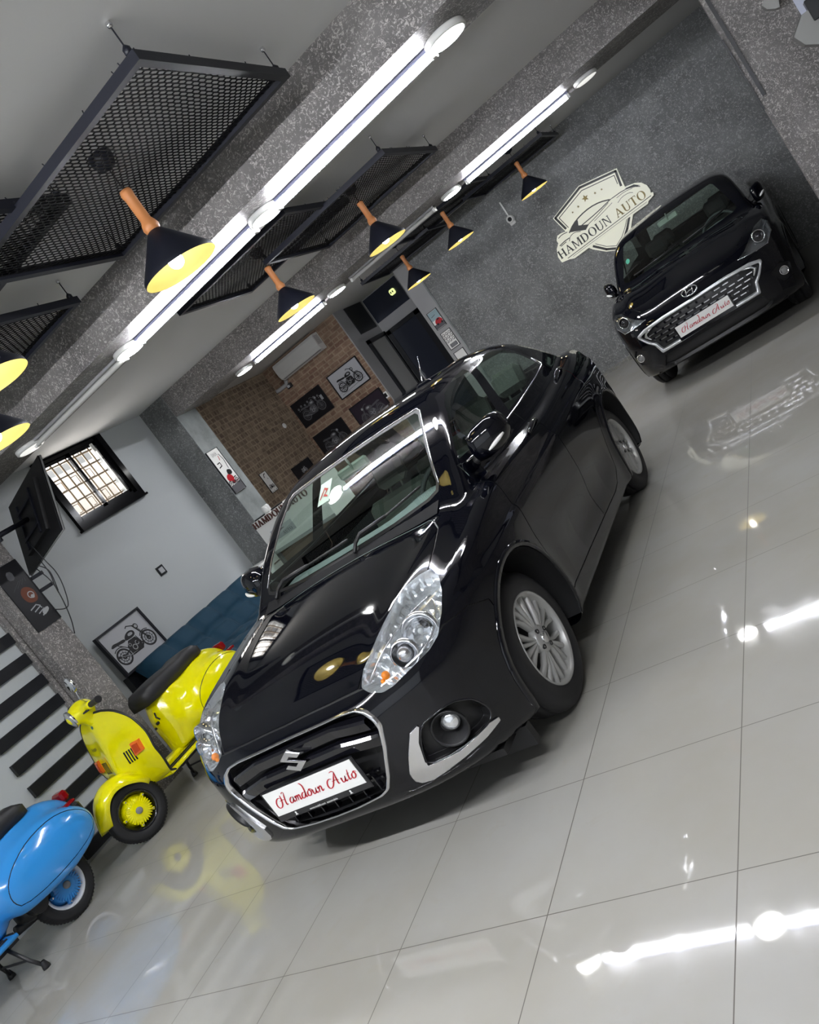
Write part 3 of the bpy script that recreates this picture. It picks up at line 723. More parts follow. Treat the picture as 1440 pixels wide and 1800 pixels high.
# ---- car builder ----------------------------------------------------------------
def glassy(name, tint, refl=1., rough=.0):
    m = bpy.data.materials.new(name); m.use_nodes = True; t = m.node_tree; t.nodes.clear()
    out = t.nodes.new('ShaderNodeOutputMaterial'); mx = t.nodes.new('ShaderNodeMixShader'); tr = t.nodes.new('ShaderNodeBsdfTransparent'); gl = t.nodes.new('ShaderNodeBsdfGlossy')
    tr.inputs[0].default_value = (*tint, 1); gl.inputs[0].default_value = (1, 1, 1, 1); gl.inputs['Roughness'].default_value = rough
    fr = t.nodes.new('ShaderNodeFresnel'); fr.inputs[0].default_value = 1.5
    ml = t.nodes.new('ShaderNodeMath'); ml.operation = 'MULTIPLY'; ml.inputs[1].default_value = refl; t.links.new(fr.outputs[0], ml.inputs[0])
    geo = t.nodes.new('ShaderNodeNewGeometry'); io = t.nodes.new('ShaderNodeMath'); io.operation = 'MULTIPLY_ADD'; io.inputs[1].default_value = 1/1.5 - 1.5; io.inputs[2].default_value = 1.5; t.links.new(geo.outputs['Backfacing'], io.inputs[0]); t.links.new(io.outputs[0], fr.inputs[0]); ab = t.nodes.new('ShaderNodeMath'); ab.operation = 'MINIMUM'; ab.inputs[1].default_value = .9; t.links.new(ml.outputs[0], ab.inputs[0])
    t.links.new(ab.outputs[0], mx.inputs[0]); t.links.new(tr.outputs[0], mx.inputs[1]); t.links.new(gl.outputs[0], mx.inputs[2]); t.links.new(mx.outputs[0], out.inputs[0]); return m
M['carglass'] = glassy('green_tinted_glass', (.80, .90, .84), 1.35)
M['lens'] = glassy('clear_lens', (.93, .95, .96), 1.6)
M['paint'] = mat('black_car_paint', (.0015, .0018, .0042), .04, spec=.62)
M['alloy'] = mat('silver_wheel_paint', (.46, .46, .45), .34, .35)
M['alloyd'] = mat('wheel_recess', (.022, .022, .022), .6, .2)
M['reflector'] = mat('headlamp_reflector', (.82, .84, .86), .16, .85)
M['amber'] = mat('amber_bulb', (.80, .22, .01), .25)
M['satin'] = mat('satin_chrome', (.78, .78, .80), .22, 1.)
M['cabin'] = mat('cabin_plastic', (.030, .033, .036), .65)
M['dash'] = mat('dashboard_plastic', (.17, .20, .21), .55)
M['seat'] = mat('seat_fabric', (.07, .08, .07), .85)
M['seatdark'] = mat('dark_seat_fabric', (.02, .02, .022), .85)
M['liner'] = mat('headliner', (.42, .44, .40), .8)
M['redlens'] = mat('red_lens', (.22, .004, .006), .12)
M['bluefilm'] = mat('blue_fog_film', (.01, .10, .35), .15)
def FX(P): return P[..., [1, 2]]
def SX(P): return P[..., [0, 2]]
def TX(P): return P[..., [0, 1]]
def region(pl2, prj, cond):
    pl2 = np.array(pl2, float)
    return lambda V: np.maximum(polysdf(prj(V), pl2), cond(V))
def densify(poly, d):
    out = []; n = len(poly)
    for i in range(n):
        a = np.array(poly[i], float); b = np.array(poly[(i+1) % n], float); l = np.linalg.norm(b-a); k = max(1, int(l/d)); t0 = min(.006/l, .3) if l > 0 else .3
        for t in ([t0] + [q/k for q in range(1, k)] + [1-t0]): out.append(tuple(a + (b-a)*t))
    return out
def mir(p): return [(-a, b) for a, b in p][::-1]
def boundary(T):
    E = {}
    for t in T:
        for i in range(3):
            e = (int(t[i]), int(t[(i+1) % 3])); E[e] = 1
    return [e for e in E if (e[1], e[0]) not in E]
def solid_patch(name, car, V, T, out, inn, m, parent, wall=True):
    """skin patch moved out by `out`, with a rim wall going in to `inn`"""
    if not len(V): return None
    N = car.nrm(V); A = V + N*out
    if not wall: return raw_mesh(name, A, T, m, parent, N)
    bd = boundary(T); Bv = V + N*inn; k = len(A)
    F = [tuple(t) for t in T.tolist()] + [(b, a, a+k, b+k) for a, b in bd]
    me = bpy.data.meshes.new(name); me.from_pydata([tuple(map(float, p)) for p in np.concatenate([A, Bv])], [], F)
    me.materials.append(m); me.polygons.foreach_set('use_smooth', [i < len(T) for i in range(len(F))]); me.update()
    o = bpy.data.objects.new(name, me); COL.objects.link(o); o.parent = parent; return o
def wheel(parent, x, sg, yface, R, style, steer=0.):
    """wheel with tyre, rim and hub parts; outer face towards sg*y"""
    t = MB(); ax = (0, sg, 0); w = .185; y0 = yface - w
    t.T = Matrix.Translation((x, 0, R)) @ Matrix.Rotation(steer, 4, 'Z')
    t.lathe([(.205, w*.06), (.215, .0), (.26, -.004), (R-.03, .002), (R-.006, .022), (R, .045), (R, .055), (R-.008, .056), (R-.008, .064), (R, .065), (R, .118), (R-.008, .119), (R-.008, .127), (R, .128), (R, w-.045), (R-.006, w-.022), (R-.03, w-.004), (.26, w+.002), (.215, w-.004), (.207, w-.012)], c=(0, sg*y0, 0), axis=ax, n=64)
    for a in np.linspace(0, 2*PI, 73)[:-1]:   # shoulder tread blocks
        c, s_ = math.cos(a), math.sin(a)
        t.add([(c*(R-.012), sg*(y0+w-.020), s_*(R-.012)), (c*(R+.0006), sg*(y0+w-.045), s_*(R+.0006)), (math.cos(a+.05)*(R+.0006), sg*(y0+w-.045), math.sin(a+.05)*(R+.0006)), (math.cos(a+.05)*(R-.012), sg*(y0+w-.020), math.sin(a+.05)*(R-.012))], [(0, 1, 2, 3)])
    wh = t.build('wheel', M['rubber'], parent)
    Tm = t.T
    rim = MB(); rim.T = Tm; F = y0 + w
    rim.lathe([(.207, F-.016-y0), (.212, F-.004-y0), (.205, F-.002-y0), (.198, F-.012-y0), (.193, F-.05-y0), (.190, .03)], c=(0, sg*y0, 0), axis=ax, n=56)
    ns = 5
    for k in range(ns):
        for dlt in ((-.33, -.115, .115, .33) if style == 'multi' else (-.16, .16)):
            a0 = 2*PI*k/ns + .25; ao = a0 + dlt*(2*PI/ns)*1.12 if style == 'multi' else a0+dlt*1.5; ai = a0 + dlt*.55
            ri, ro = .052, .196; wi, wo = (.0065, .0115) if style == 'multi' else (.016, .02)
            pts = []
            for (r, a, wd, dy) in ((ri, ai, wi, -.004), (.12, (ai*.45+ao*.55), (wi+wo)/2, -.006), (ro, ao, wo, -.016)):
                c, s_ = math.cos(a), math.sin(a); pts.append(((c*r, s_*r), (-s_*wd, c*wd), dy))
            V = []
            for (p, n_, dy) in pts:
                for q, h in ((-1, -.026), (-.82, -.001), (0, .001), (.82, -.001), (1, -.026)): V.append((p[0]+n_[0]*q, sg*(F-.012+dy+h), p[1]+n_[1]*q))
            Fc = [(i*5+j, i*5+j+1, (i+1)*5+j+1, (i+1)*5+j) for i in range(2) for j in range(4)]
            rim.add(V, Fc, 0, True)
    rim.lathe([(.060, F-.045-y0), (.060, F-.014-y0), (.052, F-.008-y0), (0, F-.006-y0)], c=(0, sg*y0, 0), axis=ax, n=32)
    rim.build('rim', M['alloy'], wh)
    bd = MB(); bd.T = Tm; bd.lathe([(.19, .06), (.0, .06)], c=(0, sg*y0, 0), axis=ax, n=32)
    bd.lathe([(.13, .10), (.13, .11), (.0, .112)], c=(0, sg*y0, 0), axis=ax, n=32)
    bd.build('brake_disc', M['alloyd'], wh)
    for k in range(4):
        hc = MB(); hc.T = Tm
        a = PI/4 + k*PI/2 + .35; c = (math.cos(a)*.048, sg*(F-.012), math.sin(a)*.048)
        hc.lathe([(.0105, .0), (.0105, .009), (.007, .009), (.007, .003)], c=c, axis=ax, n=14, mi=1); hc.lathe([(.0065, 0), (.0065, .008), (0, .009)], c=c, axis=ax, n=8, mi=0); hc.build('wheel_nut', [M['satin'], M['dark']], wh)
    hc = MB(); hc.T = Tm
    hc.lathe([(.026, .0), (.026, .010), (.022, .013), (.0, .013)], c=(0, sg*(F-.010), 0), axis=ax, n=24, mi=0)
    hc.build('hub_cap', [M['satin'], M['dark']], wh)
    return wh
def seat(parent, x, y, w, rear=False, m='seat'):
    s = MB(); s.box((x-.24, y-w, .34), (x+.26, y+w, .50), bev=.04)
    s.T = Matrix.Translation((x-.22, 0, .45)) @ Matrix.Rotation(math.radians(-18), 4, 'Y'); s.box((-.07, y-w, 0), (.07, y+w, .56), bev=.04)
    s.T = s.T; yy = (y,) if not rear else (y-w*.6, y+w*.6)
    for q in yy: s.box((-.05, q-.12, .60), (.05, q+.12, .78), bev=.035); s.cyl((0, q-.05, .5), (0, q-.05, .62), .008, n=6); s.cyl((0, q+.05, .5), (0, q+.05, .62), .008, n=6)
    return s.build('rear_seat' if rear else 'front_seat', M[m], parent)
def mirror_part(car, parent, sg, x, z, yo, signal=True):
    yi = abs(car.side(x, z-.03, sg)[1]) - .01
    m = MB(); n = 20; V = []
    prof = [(.0, .055, .04), (.025, .085, .085), (.08, .098, .10), (.17, .098, .098), (.22, .080, .082), (.242, .045, .05), (.248, .004, .004)]
    L = yo - yi - .03
    for d, rz, rx in prof:
        for i in range(n):
            a = 2*PI*i/n; ca, sa = math.cos(a), math.sin(a)
            px = rx*.9*np.sign(ca)*abs(ca)**.7; pz = rz*.85*np.sign(sa)*abs(sa)**.8
            V.append((x + px - .25*d, sg*(yi+.03 + d/.248*L), z + pz + .10*d))
    m.add(V, [(i*n+j, i*n+(j+1) % n, (i+1)*n+(j+1) % n, (i+1)*n+j) for i in range(len(prof)-1) for j in range(n)], 0, True)
    o = m.build('side_mirror', M['paint'], parent)
    b = MB().tube([(x+.02, sg*(yi-.02), z-.06), (x+.01, sg*(yi+.03), z-.05), (x, sg*(yi+.07), z-.03)], .022, 10); b.build('mirror_foot', M['dark'], o)
    if signal:
        s_ = MB(); y1 = yi+.03
        s_.tube([(x+.062-.045*t*t, sg*(y1+L*(.50+.46*t)), z-.035+.030*t) for t in np.linspace(0, 1, 8)], .011, 8, rs=[.004, .007, .009, .010, .010, .010, .008, .005])
        s_.build('turn_signal', M['whitep'], o)
    return o
def door_handle(car, parent, sg, xf, xr, zf, zr):
    h = MB(); P = []
    for t in np.linspace(0, 1, 9):
        p = car.side(xf+(xr-xf)*t, zf+(zr-zf)*t, sg); n = car.nrm(p); P.append(tuple(p + n*(.006 + .030*math.sin(PI*min(max(t*1.15-.07, 0), 1))**.6)))
    h.tube(P, .011, 10, rs=[.010, .012, .013, .0125, .012, .012, .0125, .013, .010]); return h.build('door_handle', M['gloss'], parent)
def cabin(parent, xw=.93, xr=-1.3, w=.66, steer_y=.36, m='seat'):
    c = MB(); z0 = .30
    c.add([(xw+.1, -w, z0), (xw+.1, w, z0), (xr, w, z0), (xr, -w, z0), (xw+.1, -w, .93), (xw+.1, w, .93), (xr, w, .97), (xr, -w, .97)], [(0, 1, 2, 3), (0, 4, 5, 1), (1, 5, 6, 2), (2, 6, 7, 3), (3, 7, 4, 0)])
    c.box((xr-.02, -w, .93), (xr-.35, w, .96)); c.build('cabin_tub', M['cabin'], parent)
    d = MB(); ns = 15; V = []
    for i in range(ns):
        y = -w + 2*w*i/(ns-1); hump = .035*math.exp(-((y-steer_y)/.17)**2)
        for (x, z) in ((xw+.02, .90), (xw-.05, .955), (xw-.16, .975), (xw-.30, .985+hump*.5), (xw-.38, .975+hump), (xw-.42, .93), (xw-.42, .62)): V.append((x - .10*(y/w)**2*.5, y, z))
    d.add(V, [(i*7+j, i*7+j+1, (i+1)*7+j+1, (i+1)*7+j) for i in range(ns-1) for j in range(6)], 0, True); d.build('dashboard', M['dash'], parent)
    s = MB(); s.T = Matrix.Translation((xw-.58, steer_y, .90)) @ Matrix.Rotation(math.radians(66), 4, 'Y')
    s.tube([(.185*math.cos(a), .185*math.sin(a), 0) for a in np.linspace(0, 2*PI, 33)[:-1]], .015, 8, closed=True); s.lathe([(0, -.02), (.06, -.02), (.065, 0), (.0, .02)], n=20)
    for a in (0, PI, PI/2): s.box((-.02, 0, -.01), (.02, .18, .01)) if a == PI/2 else s.cyl((.0, 0, 0), (0, .18*math.cos(a), 0), .014, n=6)
    s.build('steering_wheel', M['cabin'], parent)
    for y in (-.36, .36): seat(parent, -.02, y, .25, m=m)
    seat(parent, -.85, 0, .60, True, m)
    rm = MB().box((.40, -.12, 1.275), (.425, .10, 1.335), bev=.012).cyl((.42, -.01, 1.30), (.44, 0, 1.37), .008, n=6); rm.build('rear_view_mirror', mat('mirror_back', (.20, .23, .20), .4), parent)
# ---- the black sedan in the foreground ---------------------------------------------
def arch_liner(car, parent, ax, R, sg, name='wheel_arch_liner'):
    m = MB(); n = 28; A = np.linspace(math.radians(-20), math.radians(200), n); V = []
    for a in A:
        x, z = ax + R*math.cos(a), car.S['rw'] + .02 + R*math.sin(a); yo = abs(car.side(x, max(z, .2), sg)[1]) if z > .12 else .8
        V += [(x, sg*(yo-.003), z), (x, sg*.50, z)]
    V.append((ax, sg*.50, car.S['rw'])); c = len(V)-1
    m.add(V, [(2*i, 2*i+2, 2*i+3, 2*i+1) for i in range(n-1)] + [(2*i+1, 2*i+3, c) for i in range(n-1)], 0, True); m.build(name, M['dark'], parent)
    l = MB(); P = [car.side(x, z, sg, .002) for x, z in [(ax + (R+.004)*math.cos(a), car.S['rw'] + .02 + (R+.004)*math.sin(a)) for a in A] if z > .17]
    P2 = [car.side(x, z, sg, .0035) for x, z in [(ax + (R+.030)*math.cos(a), car.S['rw'] + .02 + (R+.030)*math.sin(a)) for a in A] if z > .17]; k = min(len(P), len(P2)); P = P[:k] if len(P) > k else P; P2 = P2[:k]
    N1 = [p - car.nrm(p)*.012 for p in P]; V = [tuple(p) for p in N1] + [tuple(p + car.nrm(p)*.004) for p in P] + [tuple(p) for p in P2] + [tuple(p - car.nrm(p)*.008) for p in P2]
    l.add(V, [(r*k+i, r*k+i+1, (r+1)*k+i+1, (r+1)*k+i) for r in range(3) for i in range(k-1)], 0, True); l.build('wheel_arch_lip', M['paint'], parent)
def frame_on(car, poly, r, name, m, parent, view='F', off=.004, n=8, closed=True, sg=1, flatk=None):
    P = []
    for a, b in poly:
        p = car.front(a, b, off) if view == 'F' else (car.side(a, b, sg, off) if view == 'S' else car.top(a, b, off)); P.append(p)
    return MB().tube(P, r, n, closed=closed).build(name, m, parent)
def bezel(loops, name, m, parent, cap=False):
    """joins successive loops of equal length"""
    n = len(loops[0]); V = [tuple(p) for L in loops for p in L]
    F = [(k*n+i, k*n+(i+1) % n, (k+1)*n+(i+1) % n, (k+1)*n+i) for k in range(len(loops)-1) for i in range(n)]
    if cap: F.append(tuple(range((len(loops)-1)*n, len(loops)*n)))
    return MB().add(V, F, 0, True).build(name, m, parent)
def plate(parent, x, y0, y1, z0, z1, url=True):
    yc = (y0+y1)/2; w = (y1-y0)/2; f = lambda u, v, h: (x + h, yc + u, z0 + v); H = z1-z0
    b = MB(); b.box((x-.012, yc-w-.014, z0-.03), (x, yc+w+.014, z1+.008), bev=.004); p = b.build('number_plate_holder', M['gloss'], parent)
    q = MB().box((x-.001, yc-w, z0), (x+.002, yc+w, z1)); q.build('plate_face', M['whitep'], p)
    t = MB(); script_text(t, 'Hamdoun Auto', -w+.03, H*.30, 2*w-.04, f, .0032, wt=.20); t.build('plate_writing', M['red'], p)
    if url:
        sans('holder_writing', 'www.mobili.com  automobile', .0135, M['whitep'], lambda u, v, h: f(u, v-.022, h), p, .0012)
        s = MB()
        for c in (-w*.62, w*.62): disc(s, (c, -.010), .005, f, .0012); s.add([f(c-.008, -.021, .0012), f(c+.008, -.021, .0012), f(c+.003, -.015, .0012), f(c-.003, -.015, .0012)], [(0, 1, 2, 3)])
        s.build('holder_emblem', M['whitep'], p)
    return p
M['lampglassball'] = mat('bulb_glass', (.6, .62, .62), .1, .2)
def sedan():
    car = Car(SUZ); sk = Skin(car, .022); P = M['paint']
    e = thing('sedan_car', 'glossy black sedan in the foreground with a chrome framed grille and a white plate', 'car', (-1.515, 2.42, 0), -PI/2)
    for ax in SUZ['ax']:
        for sg in (1, -1): sk.cut(lambda V: np.maximum(np.hypot(V[:, 0]-ax, V[:, 2]-.33) - .368, .48 - sg*V[:, 1]), .04, 2)
    # glass
    wsg = [(.485, 1.352), (.525, 1.262), (.568, 1.15), (.592, 1.06), (.585, 1.035), (.54, 1.024), (.3, 1.012), (0, 1.008)]
    wsg = wsg[::-1] + [(.43, 1.362), (.25, 1.368), (0, 1.370)]; wsg = wsg[:-1] + [(0, 1.370)] + mir(wsg[:-1])[0:] if False else None
    half = [(0, 1.008), (.3, 1.012), (.54, 1.024), (.590, 1.036), (.600, 1.062), (.572, 1.16), (.532, 1.27), (.497, 1.345), (.47, 1.360), (.25, 1.368), (0, 1.370)]
    WS = half + [(-a, b) for a, b in half[::-1]][1:-1]
    g1 = sk.cut(region(WS, FX, lambda V: .1 - V[:, 0]), .03, 2)
    raw_mesh('windshield', g1[0], g1[1], M['carglass'], e, car.nrm(g1[0]))
    o_ = np.array(WS); c_ = o_.mean(0); WSO = [tuple(c_ + (p-c_)*np.array([1+.012/.55, 1+.012/.18])) for p in o_]
    k = sk.cut(region(WSO, FX, lambda V: .1 - V[:, 0]), .02, 1); raw_mesh('windshield_seal', k[0], k[1], M['dark'], e, car.nrm(k[0]))
    frame_on(car, [p for p in WSO if p[1] > 1.04], .003, 'windshield_trim', M['satin'], e, 'F', .002, closed=False)
    RG = [(-.60, 1.10), (-.56, 1.22), (-.48, 1.335), (0, 1.36), (.48, 1.335), (.56, 1.22), (.60, 1.10), (0, 1.09)]
    k = sk.cut(region(RG, FX, lambda V: V[:, 0] + .8), .03, 1); raw_mesh('rear_window', k[0], k[1], M['carglass'], e, car.nrm(k[0]))
    FD = [(.757, 1.085), (.697, 1.137), (.563, 1.225), (.42, 1.308), (.30, 1.352), (.05, 1.385), (-.13, 1.388), (.135, 1.062)]
    RD = [(-.235, 1.386), (-.588, 1.368), (-.722, 1.321), (-.861, 1.221), (-.935, 1.125), (-.92, 1.112), (-.7, 1.098), (-.149, 1.071), (-.014, 1.068)]
    BELT = [(.78, 1.060), (.60, 1.046), (.135, 1.046), (-.15, 1.054), (-.7, 1.082), (-.95, 1.098), (-1.0, 1.115), (-.93, 1.19), (-.79, 1.312), (-.62, 1.388), (-.4, 1.402), (.05, 1.403), (.33, 1.366), (.52, 1.275), (.70, 1.165)]
    for sg in (1, -1):
        cond = lambda V: .4 - sg*V[:, 1]
        k = sk.cut(region(FD, SX, cond), .03, 2); raw_mesh('front_door_window', k[0], k[1], M['carglass'], e, car.nrm(k[0]))
        k = sk.cut(region(RD, SX, cond), .03, 2); raw_mesh('rear_door_window', k[0], k[1], M['carglass'], e, car.nrm(k[0]))
        k = sk.cut(region(BELT, SX, cond), .02, 1); raw_mesh('window_surround', k[0], k[1], M['gloss'], e, car.nrm(k[0]))
        frame_on(car, [(.74, 1.052), (.60, 1.044), (.135, 1.044), (-.15, 1.052), (-.7, 1.080), (-.95, 1.096), (-.985, 1.112), (-.93, 1.175)], .0055, 'window_trim', M['chrome'], e, 'S', .002, closed=False, sg=sg)
    # head lamps: outline seen along a slanting direction
    dv = Vector((.75, .50, .43)).normalized(); e1 = Vector((-dv.y, dv.x, 0)).normalized(); e2 = dv.cross(e1)
    LP = np.array([[1.448, 0.7, 0.859], [1.525, .735, .838], [1.600, 0.757, 0.800], [1.679, 0.753, 0.752], [1.753, 0.728, 0.7], [1.803, 0.692, 0.68], [1.861, 0.627, 0.670], [1.914, 0.553, 0.657], [1.929, 0.505, 0.655], [1.931, 0.455, 0.676], [1.914, 0.421, 0.701], [1.866, 0.432, 0.74], [1.788, 0.479, 0.785], [1.7, 0.514, 0.821], [1.606, 0.548, 0.849], [1.534, 0.58, 0.866], [1.478, 0.635, 0.869]])
    for sg in (1, -1):
        E1 = np.array(e1); E2 = np.array(e2); S_ = np.array([1, sg, 1])
        pr2 = lambda V: np.stack([(V*S_) @ E1, (V*S_) @ E2], -1)
        poly = np.array(densify(pr2(LP*S_), .05))
        k = sk.cut(region(poly, pr2, lambda V: np.maximum(.3 - sg*V[:, 1], 1.2 - V[:, 0])), .03, 2)
        V, T = k; lens = raw_mesh('head_lamp', V, T, M['lens'], e, car.nrm(V))
        cn = V.mean(0); N = car.nrm(V)
        rim_ = MB(); bd = boundary(T); Iv = V*1.0; Iv = cn + (V-cn)*.93 - N*.055 - np.array([.02, 0, 0])
        F = [(a, b, b+len(V), a+len(V)) for a, b in bd]
        hm = bpy.data.meshes.new('lamp_bowl'); dep = .007*np.abs(np.sin(((V*S_) @ E1)*70 + ((V*S_) @ E2)*25))
        Iv = Iv - N*np.abs(dep)[:, None]
        hm.from_pydata([tuple(map(float, p)) for p in np.concatenate([V - N*.001, Iv])], [], F + [tuple(int(i)+len(V) for i in t) for t in T]); hm.materials.append(M['reflector'])
        hm.polygons.foreach_set('use_smooth', [True]*len(hm.polygons)); hm.update(); ho = bpy.data.objects.new('lamp_bowl', hm); COL.objects.link(ho); ho.parent = lens
        # inner bowls and bulbs
        for nm, c, r, mm in (('low_beam_bowl', (1.715, .655, .735), .068, M['chrome']), ('high_beam_bowl', (1.800, .600, .712), .050, M['chrome'])):
            b = MB(); c = (c[0], sg*c[1], c[2]); b.lathe([(r, .030), (r*.95, .012), (r*.7, -.022), (r*.35, -.036), (0, -.038)], c=c, axis=(.93, .25*sg, .1), n=24)
            b.lathe([(r, .030), (r+.006, .030), (r+.006, .0)], c=c, axis=(.93, .25*sg, .1), n=24)
            b.ball((c[0]+.010, c[1], c[2]), .012 if r > .06 else .034, n=16, mi=1); b.build(nm, [mm, M['satin'] if r < .06 else M['lampglassball']], lens)
        b = MB(); b.ball((1.872, sg*.515, .690), .017, n=12); b.ball((1.885, sg*.50, .678), .010, n=8); b.build('amber_bulb', M['amber'], lens)
        tr = MB()
        for pts in ([(1.60, .70, .815), (1.66, .735, .775), (1.74, .715, .715), (1.80, .665, .688), (1.86, .59, .678)], [(1.60, .70, .815), (1.66, .64, .815), (1.74, .57, .785), (1.82, .505, .750), (1.90, .45, .705)]):
            Q = []
            for p in pts:
                q = np.array([p[0], p[1]*sg, p[2]]); q = car.proj(q[None], 8)[0]; Q.append(q - car.nrm(q)*.014)
            tr.tube(smooth_poly(Q, 2, False), .005, 6)
        tr.build('lamp_trim', M['satin'], lens)
    # grille opening
    gh = [(0, .660), (.30, .657), (.37, .650), (.408, .630), (.430, .595), (.432, .560), (.395, .48), (.33, .375), (.292, .330), (.25, .315), (.12, .303), (0, .300)]
    GR = gh + [(-a, b) for a, b in gh[::-1]][1:-1]
    k = sk.cut(region(GR, FX, lambda V: 1.5 - V[:, 0]), .03, 2)
    gp = solid_patch('grille', car, k[0], k[1], -.065, .0, M['dark'], e)
    gs = densify(GR, .03); lo = [car.front(a, b, .001) for a, b in gs]
    c0 = np.array([0, .48]); fr = []
    for r_o, r_h in ((1.036, .000), (1.030, .011), (1.008, .013), (.990, .006), (.980, -.03)): fr.append([car.front(*(c0 + (np.array(p)-c0)*r_o)) + np.array([r_h, 0, 0]) for p in gs])
    bezel(fr, 'grille_frame', M['chrome'], e)
    for zc, hh, yw in ((.610, .024, .385), (.540, .026, .400)):
        b = MB(); Vv = []; ys = np.linspace(-yw, yw, 25)
        for y in ys:
            dz = -.030*max(0, (abs(y)-.22)/.18); xs = car.front(y, zc+dz)[0]
            for dx, dzz in ((-.060, hh*1.05), (-.016, hh*.95), (-.008, hh*.55), (-.016, -hh*.95), (-.060, -hh*1.1)): Vv.append((xs+dx, y, zc+dz+dzz))
        b.add(Vv, [(i*5+j, (i+1)*5+j, (i+1)*5+(j+1) % 5, i*5+(j+1) % 5) for i in range(24) for j in range(5)], 0, False); b.build('grille_slat', M['gloss'], gp)
    b = MB()
    for y in np.linspace(-.24, .24, 7): x_ = car.front(y, .35)[0]; b.box((x_-.055, y-.003, .312), (x_-.03, y+.003, .40))
    b.box((1.92, -.27, .352), (1.945, .27, .362)); b.box((1.92, -.27, .385), (1.945, .27, .391)); b.build('lower_mesh', M['gloss'], gp)
    em = MB(); S1 = [(.5, 1), (1, .70), (.80, .59), (.5, .77), (.30, .65), (1, .30), (.5, 0), (0, .30), (.20, .41), (.5, .23), (.70, .35), (0, .70)]
    eu = lambda u, v, w: (1.996 + w - .0, (u-.5)*.118, .536 + v*.100)
    for a, d_, kk in ((1.0, .010, 0), (.92, .014, 1)):
        em.prism([(.5+(u-.5)*a, .5+(v-.5)*a) for u, v in S1], eu, d_, kk)
    em.build('emblem', [M['chrome'], M['satin']], e)
    plate(e, 2.008, -.262, .246, .393, .505)
    # fog lamp recess, bezel, lamp and satin boomerang trim
    FR = [(.553, .481), (.61, .487), (.666, .483), (.70, .455), (.716, .429), (.729, .369), (.722, .335), (.70, .325), (.60, .318), (.49, .340), (.498, .382), (.523, .435)]
    FT = [(.544, .491), (.511, .483), (.456, .411), (.415, .347), (.413, .310), (.43, .291), (.468, .280), (.562, .285), (.681, .293), (.728, .303), (.730, .318), (.704, .328), (.59, .326), (.501, .341), (.490, .358), (.515, .434), (.548, .484)]
    for sg in (1, -1):
        q = [(a*sg, b) for a, b in FR]; k = sk.cut(region(q, FX, lambda V: 1.4 - V[:, 0]), .02, 2)
        rec = solid_patch('fog_lamp_recess', car, k[0], k[1], -.055, .0, M['dark'], e)
        q2 = [(a*sg, b) for a, b in FT]; k = sk.cut(region(q2, FX, lambda V: 1.4 - V[:, 0]), .02, 2)
        solid_patch('fog_lamp_trim', car, k[0], k[1], .009, -.02, M['satin'], e)
        frame_on(car, smooth_poly(q, 1), .004, 'recess_edge', M['gloss'], rec, 'F', .0)
        c = car.front(.618*sg, .405); ax = np.array([.93, .30*sg, -.03])
        b = MB(); b.lathe([(.070, -.01), (.074, .004), (.070, .008), (.064, .0), (.045, -.03), (.034, -.05)], c=tuple(c - ax*.006), axis=tuple(ax), n=32); b.build('fog_lamp_cone', M['dark'], rec)
        b = MB(); b.lathe([(.036, 0), (.036, .012), (.026, .022), (.0, .026)], c=tuple(c - ax*.040 + np.array([0, .012*sg, .015])), axis=tuple(ax), n=24, mi=0); b.build('fog_lamp', M['reflector'] if sg > 0 else M['bluefilm'], rec)
    # bonnet, doors, bumpers, boot
    BN = [(1.035, .55), (1.06, .585), (1.156, .640), (1.308, .660), (1.459, .668), (1.52, .60), (1.60, .552), (1.70, .515), (1.79, .478), (1.875, .428), (1.915, .405), (1.925, .25), (1.93, 0)]
    BN = BN + [(a, -b) for a, b in BN[::-1]][1:]
    def gap(pl_, prj, cond, w=.0035):
        k = sk.cut(lambda V: np.maximum(np.abs(polysdf(prj(V), np.array(pl_))) - w, cond(V)), .014, 2)
        if len(k[0]): solid_patch('panel_gap', car, k[0], k[1], -.004, -.004, M['dark'], e, wall=False)
    def panel(name, pl_, prj, cond, m=P, lv=1):
        k = sk.cut(region(pl_, prj, cond), .02, lv); return raw_mesh(name, k[0], k[1], m, e, car.nrm(k[0]))
    up = lambda V: np.maximum(.62 - V[:, 2], .9 - V[:, 0])
    gap(BN, TX, up); panel('bonnet', BN, TX, up)
    for sg in (1, -1):
        cond = lambda V: .4 - sg*V[:, 1]
        D1 = [(.80, 1.065), (.845, .90), (.875, .70), (.88, .45), (.865, .305), (.5, .292), (-.085, .280), (-.085, .60), (-.06, .9), (-.03, 1.05), (.135, 1.047), (.60, 1.047)]
        D2 = [(-.085, .280), (-.45, .272), (-.56, .285), (-.68, .345), (-.74, .45), (-.80, .56), (-.92, .70), (-1.02, .84), (-1.05, .98), (-1.0, 1.085), (-.7, 1.083), (-.15, 1.055), (-.03, 1.05), (-.06, .9), (-.085, .6)]
        gap(D1, SX, cond); panel('front_door', D1, SX, cond); gap(D2, SX, cond); panel('rear_door', D2, SX, cond)
        door_handle(car, e, sg, .155, -.06, .925, .932); door_handle(car, e, sg, -.84, -1.04, .985, .992)
    FB = [(1.50, .655), (1.60, .70), (1.72, .715), (1.80, .685), (1.90, .690), (1.96, .715), (2.2, .715), (2.2, 0), (1.50, 0)]
    fc = lambda V: 1.2 - V[:, 0]
    gap(FB, SX, fc, .003); panel('front_bumper', FB, SX, fc)
    BT = [(-1.55, .60), (-1.90, .60), (-2.1, .5), (-2.1, -.5), (-1.90, -.60), (-1.55, -.60)]
    bc = lambda V: np.maximum(.66 - V[:, 2], V[:, 0] + 1.3)
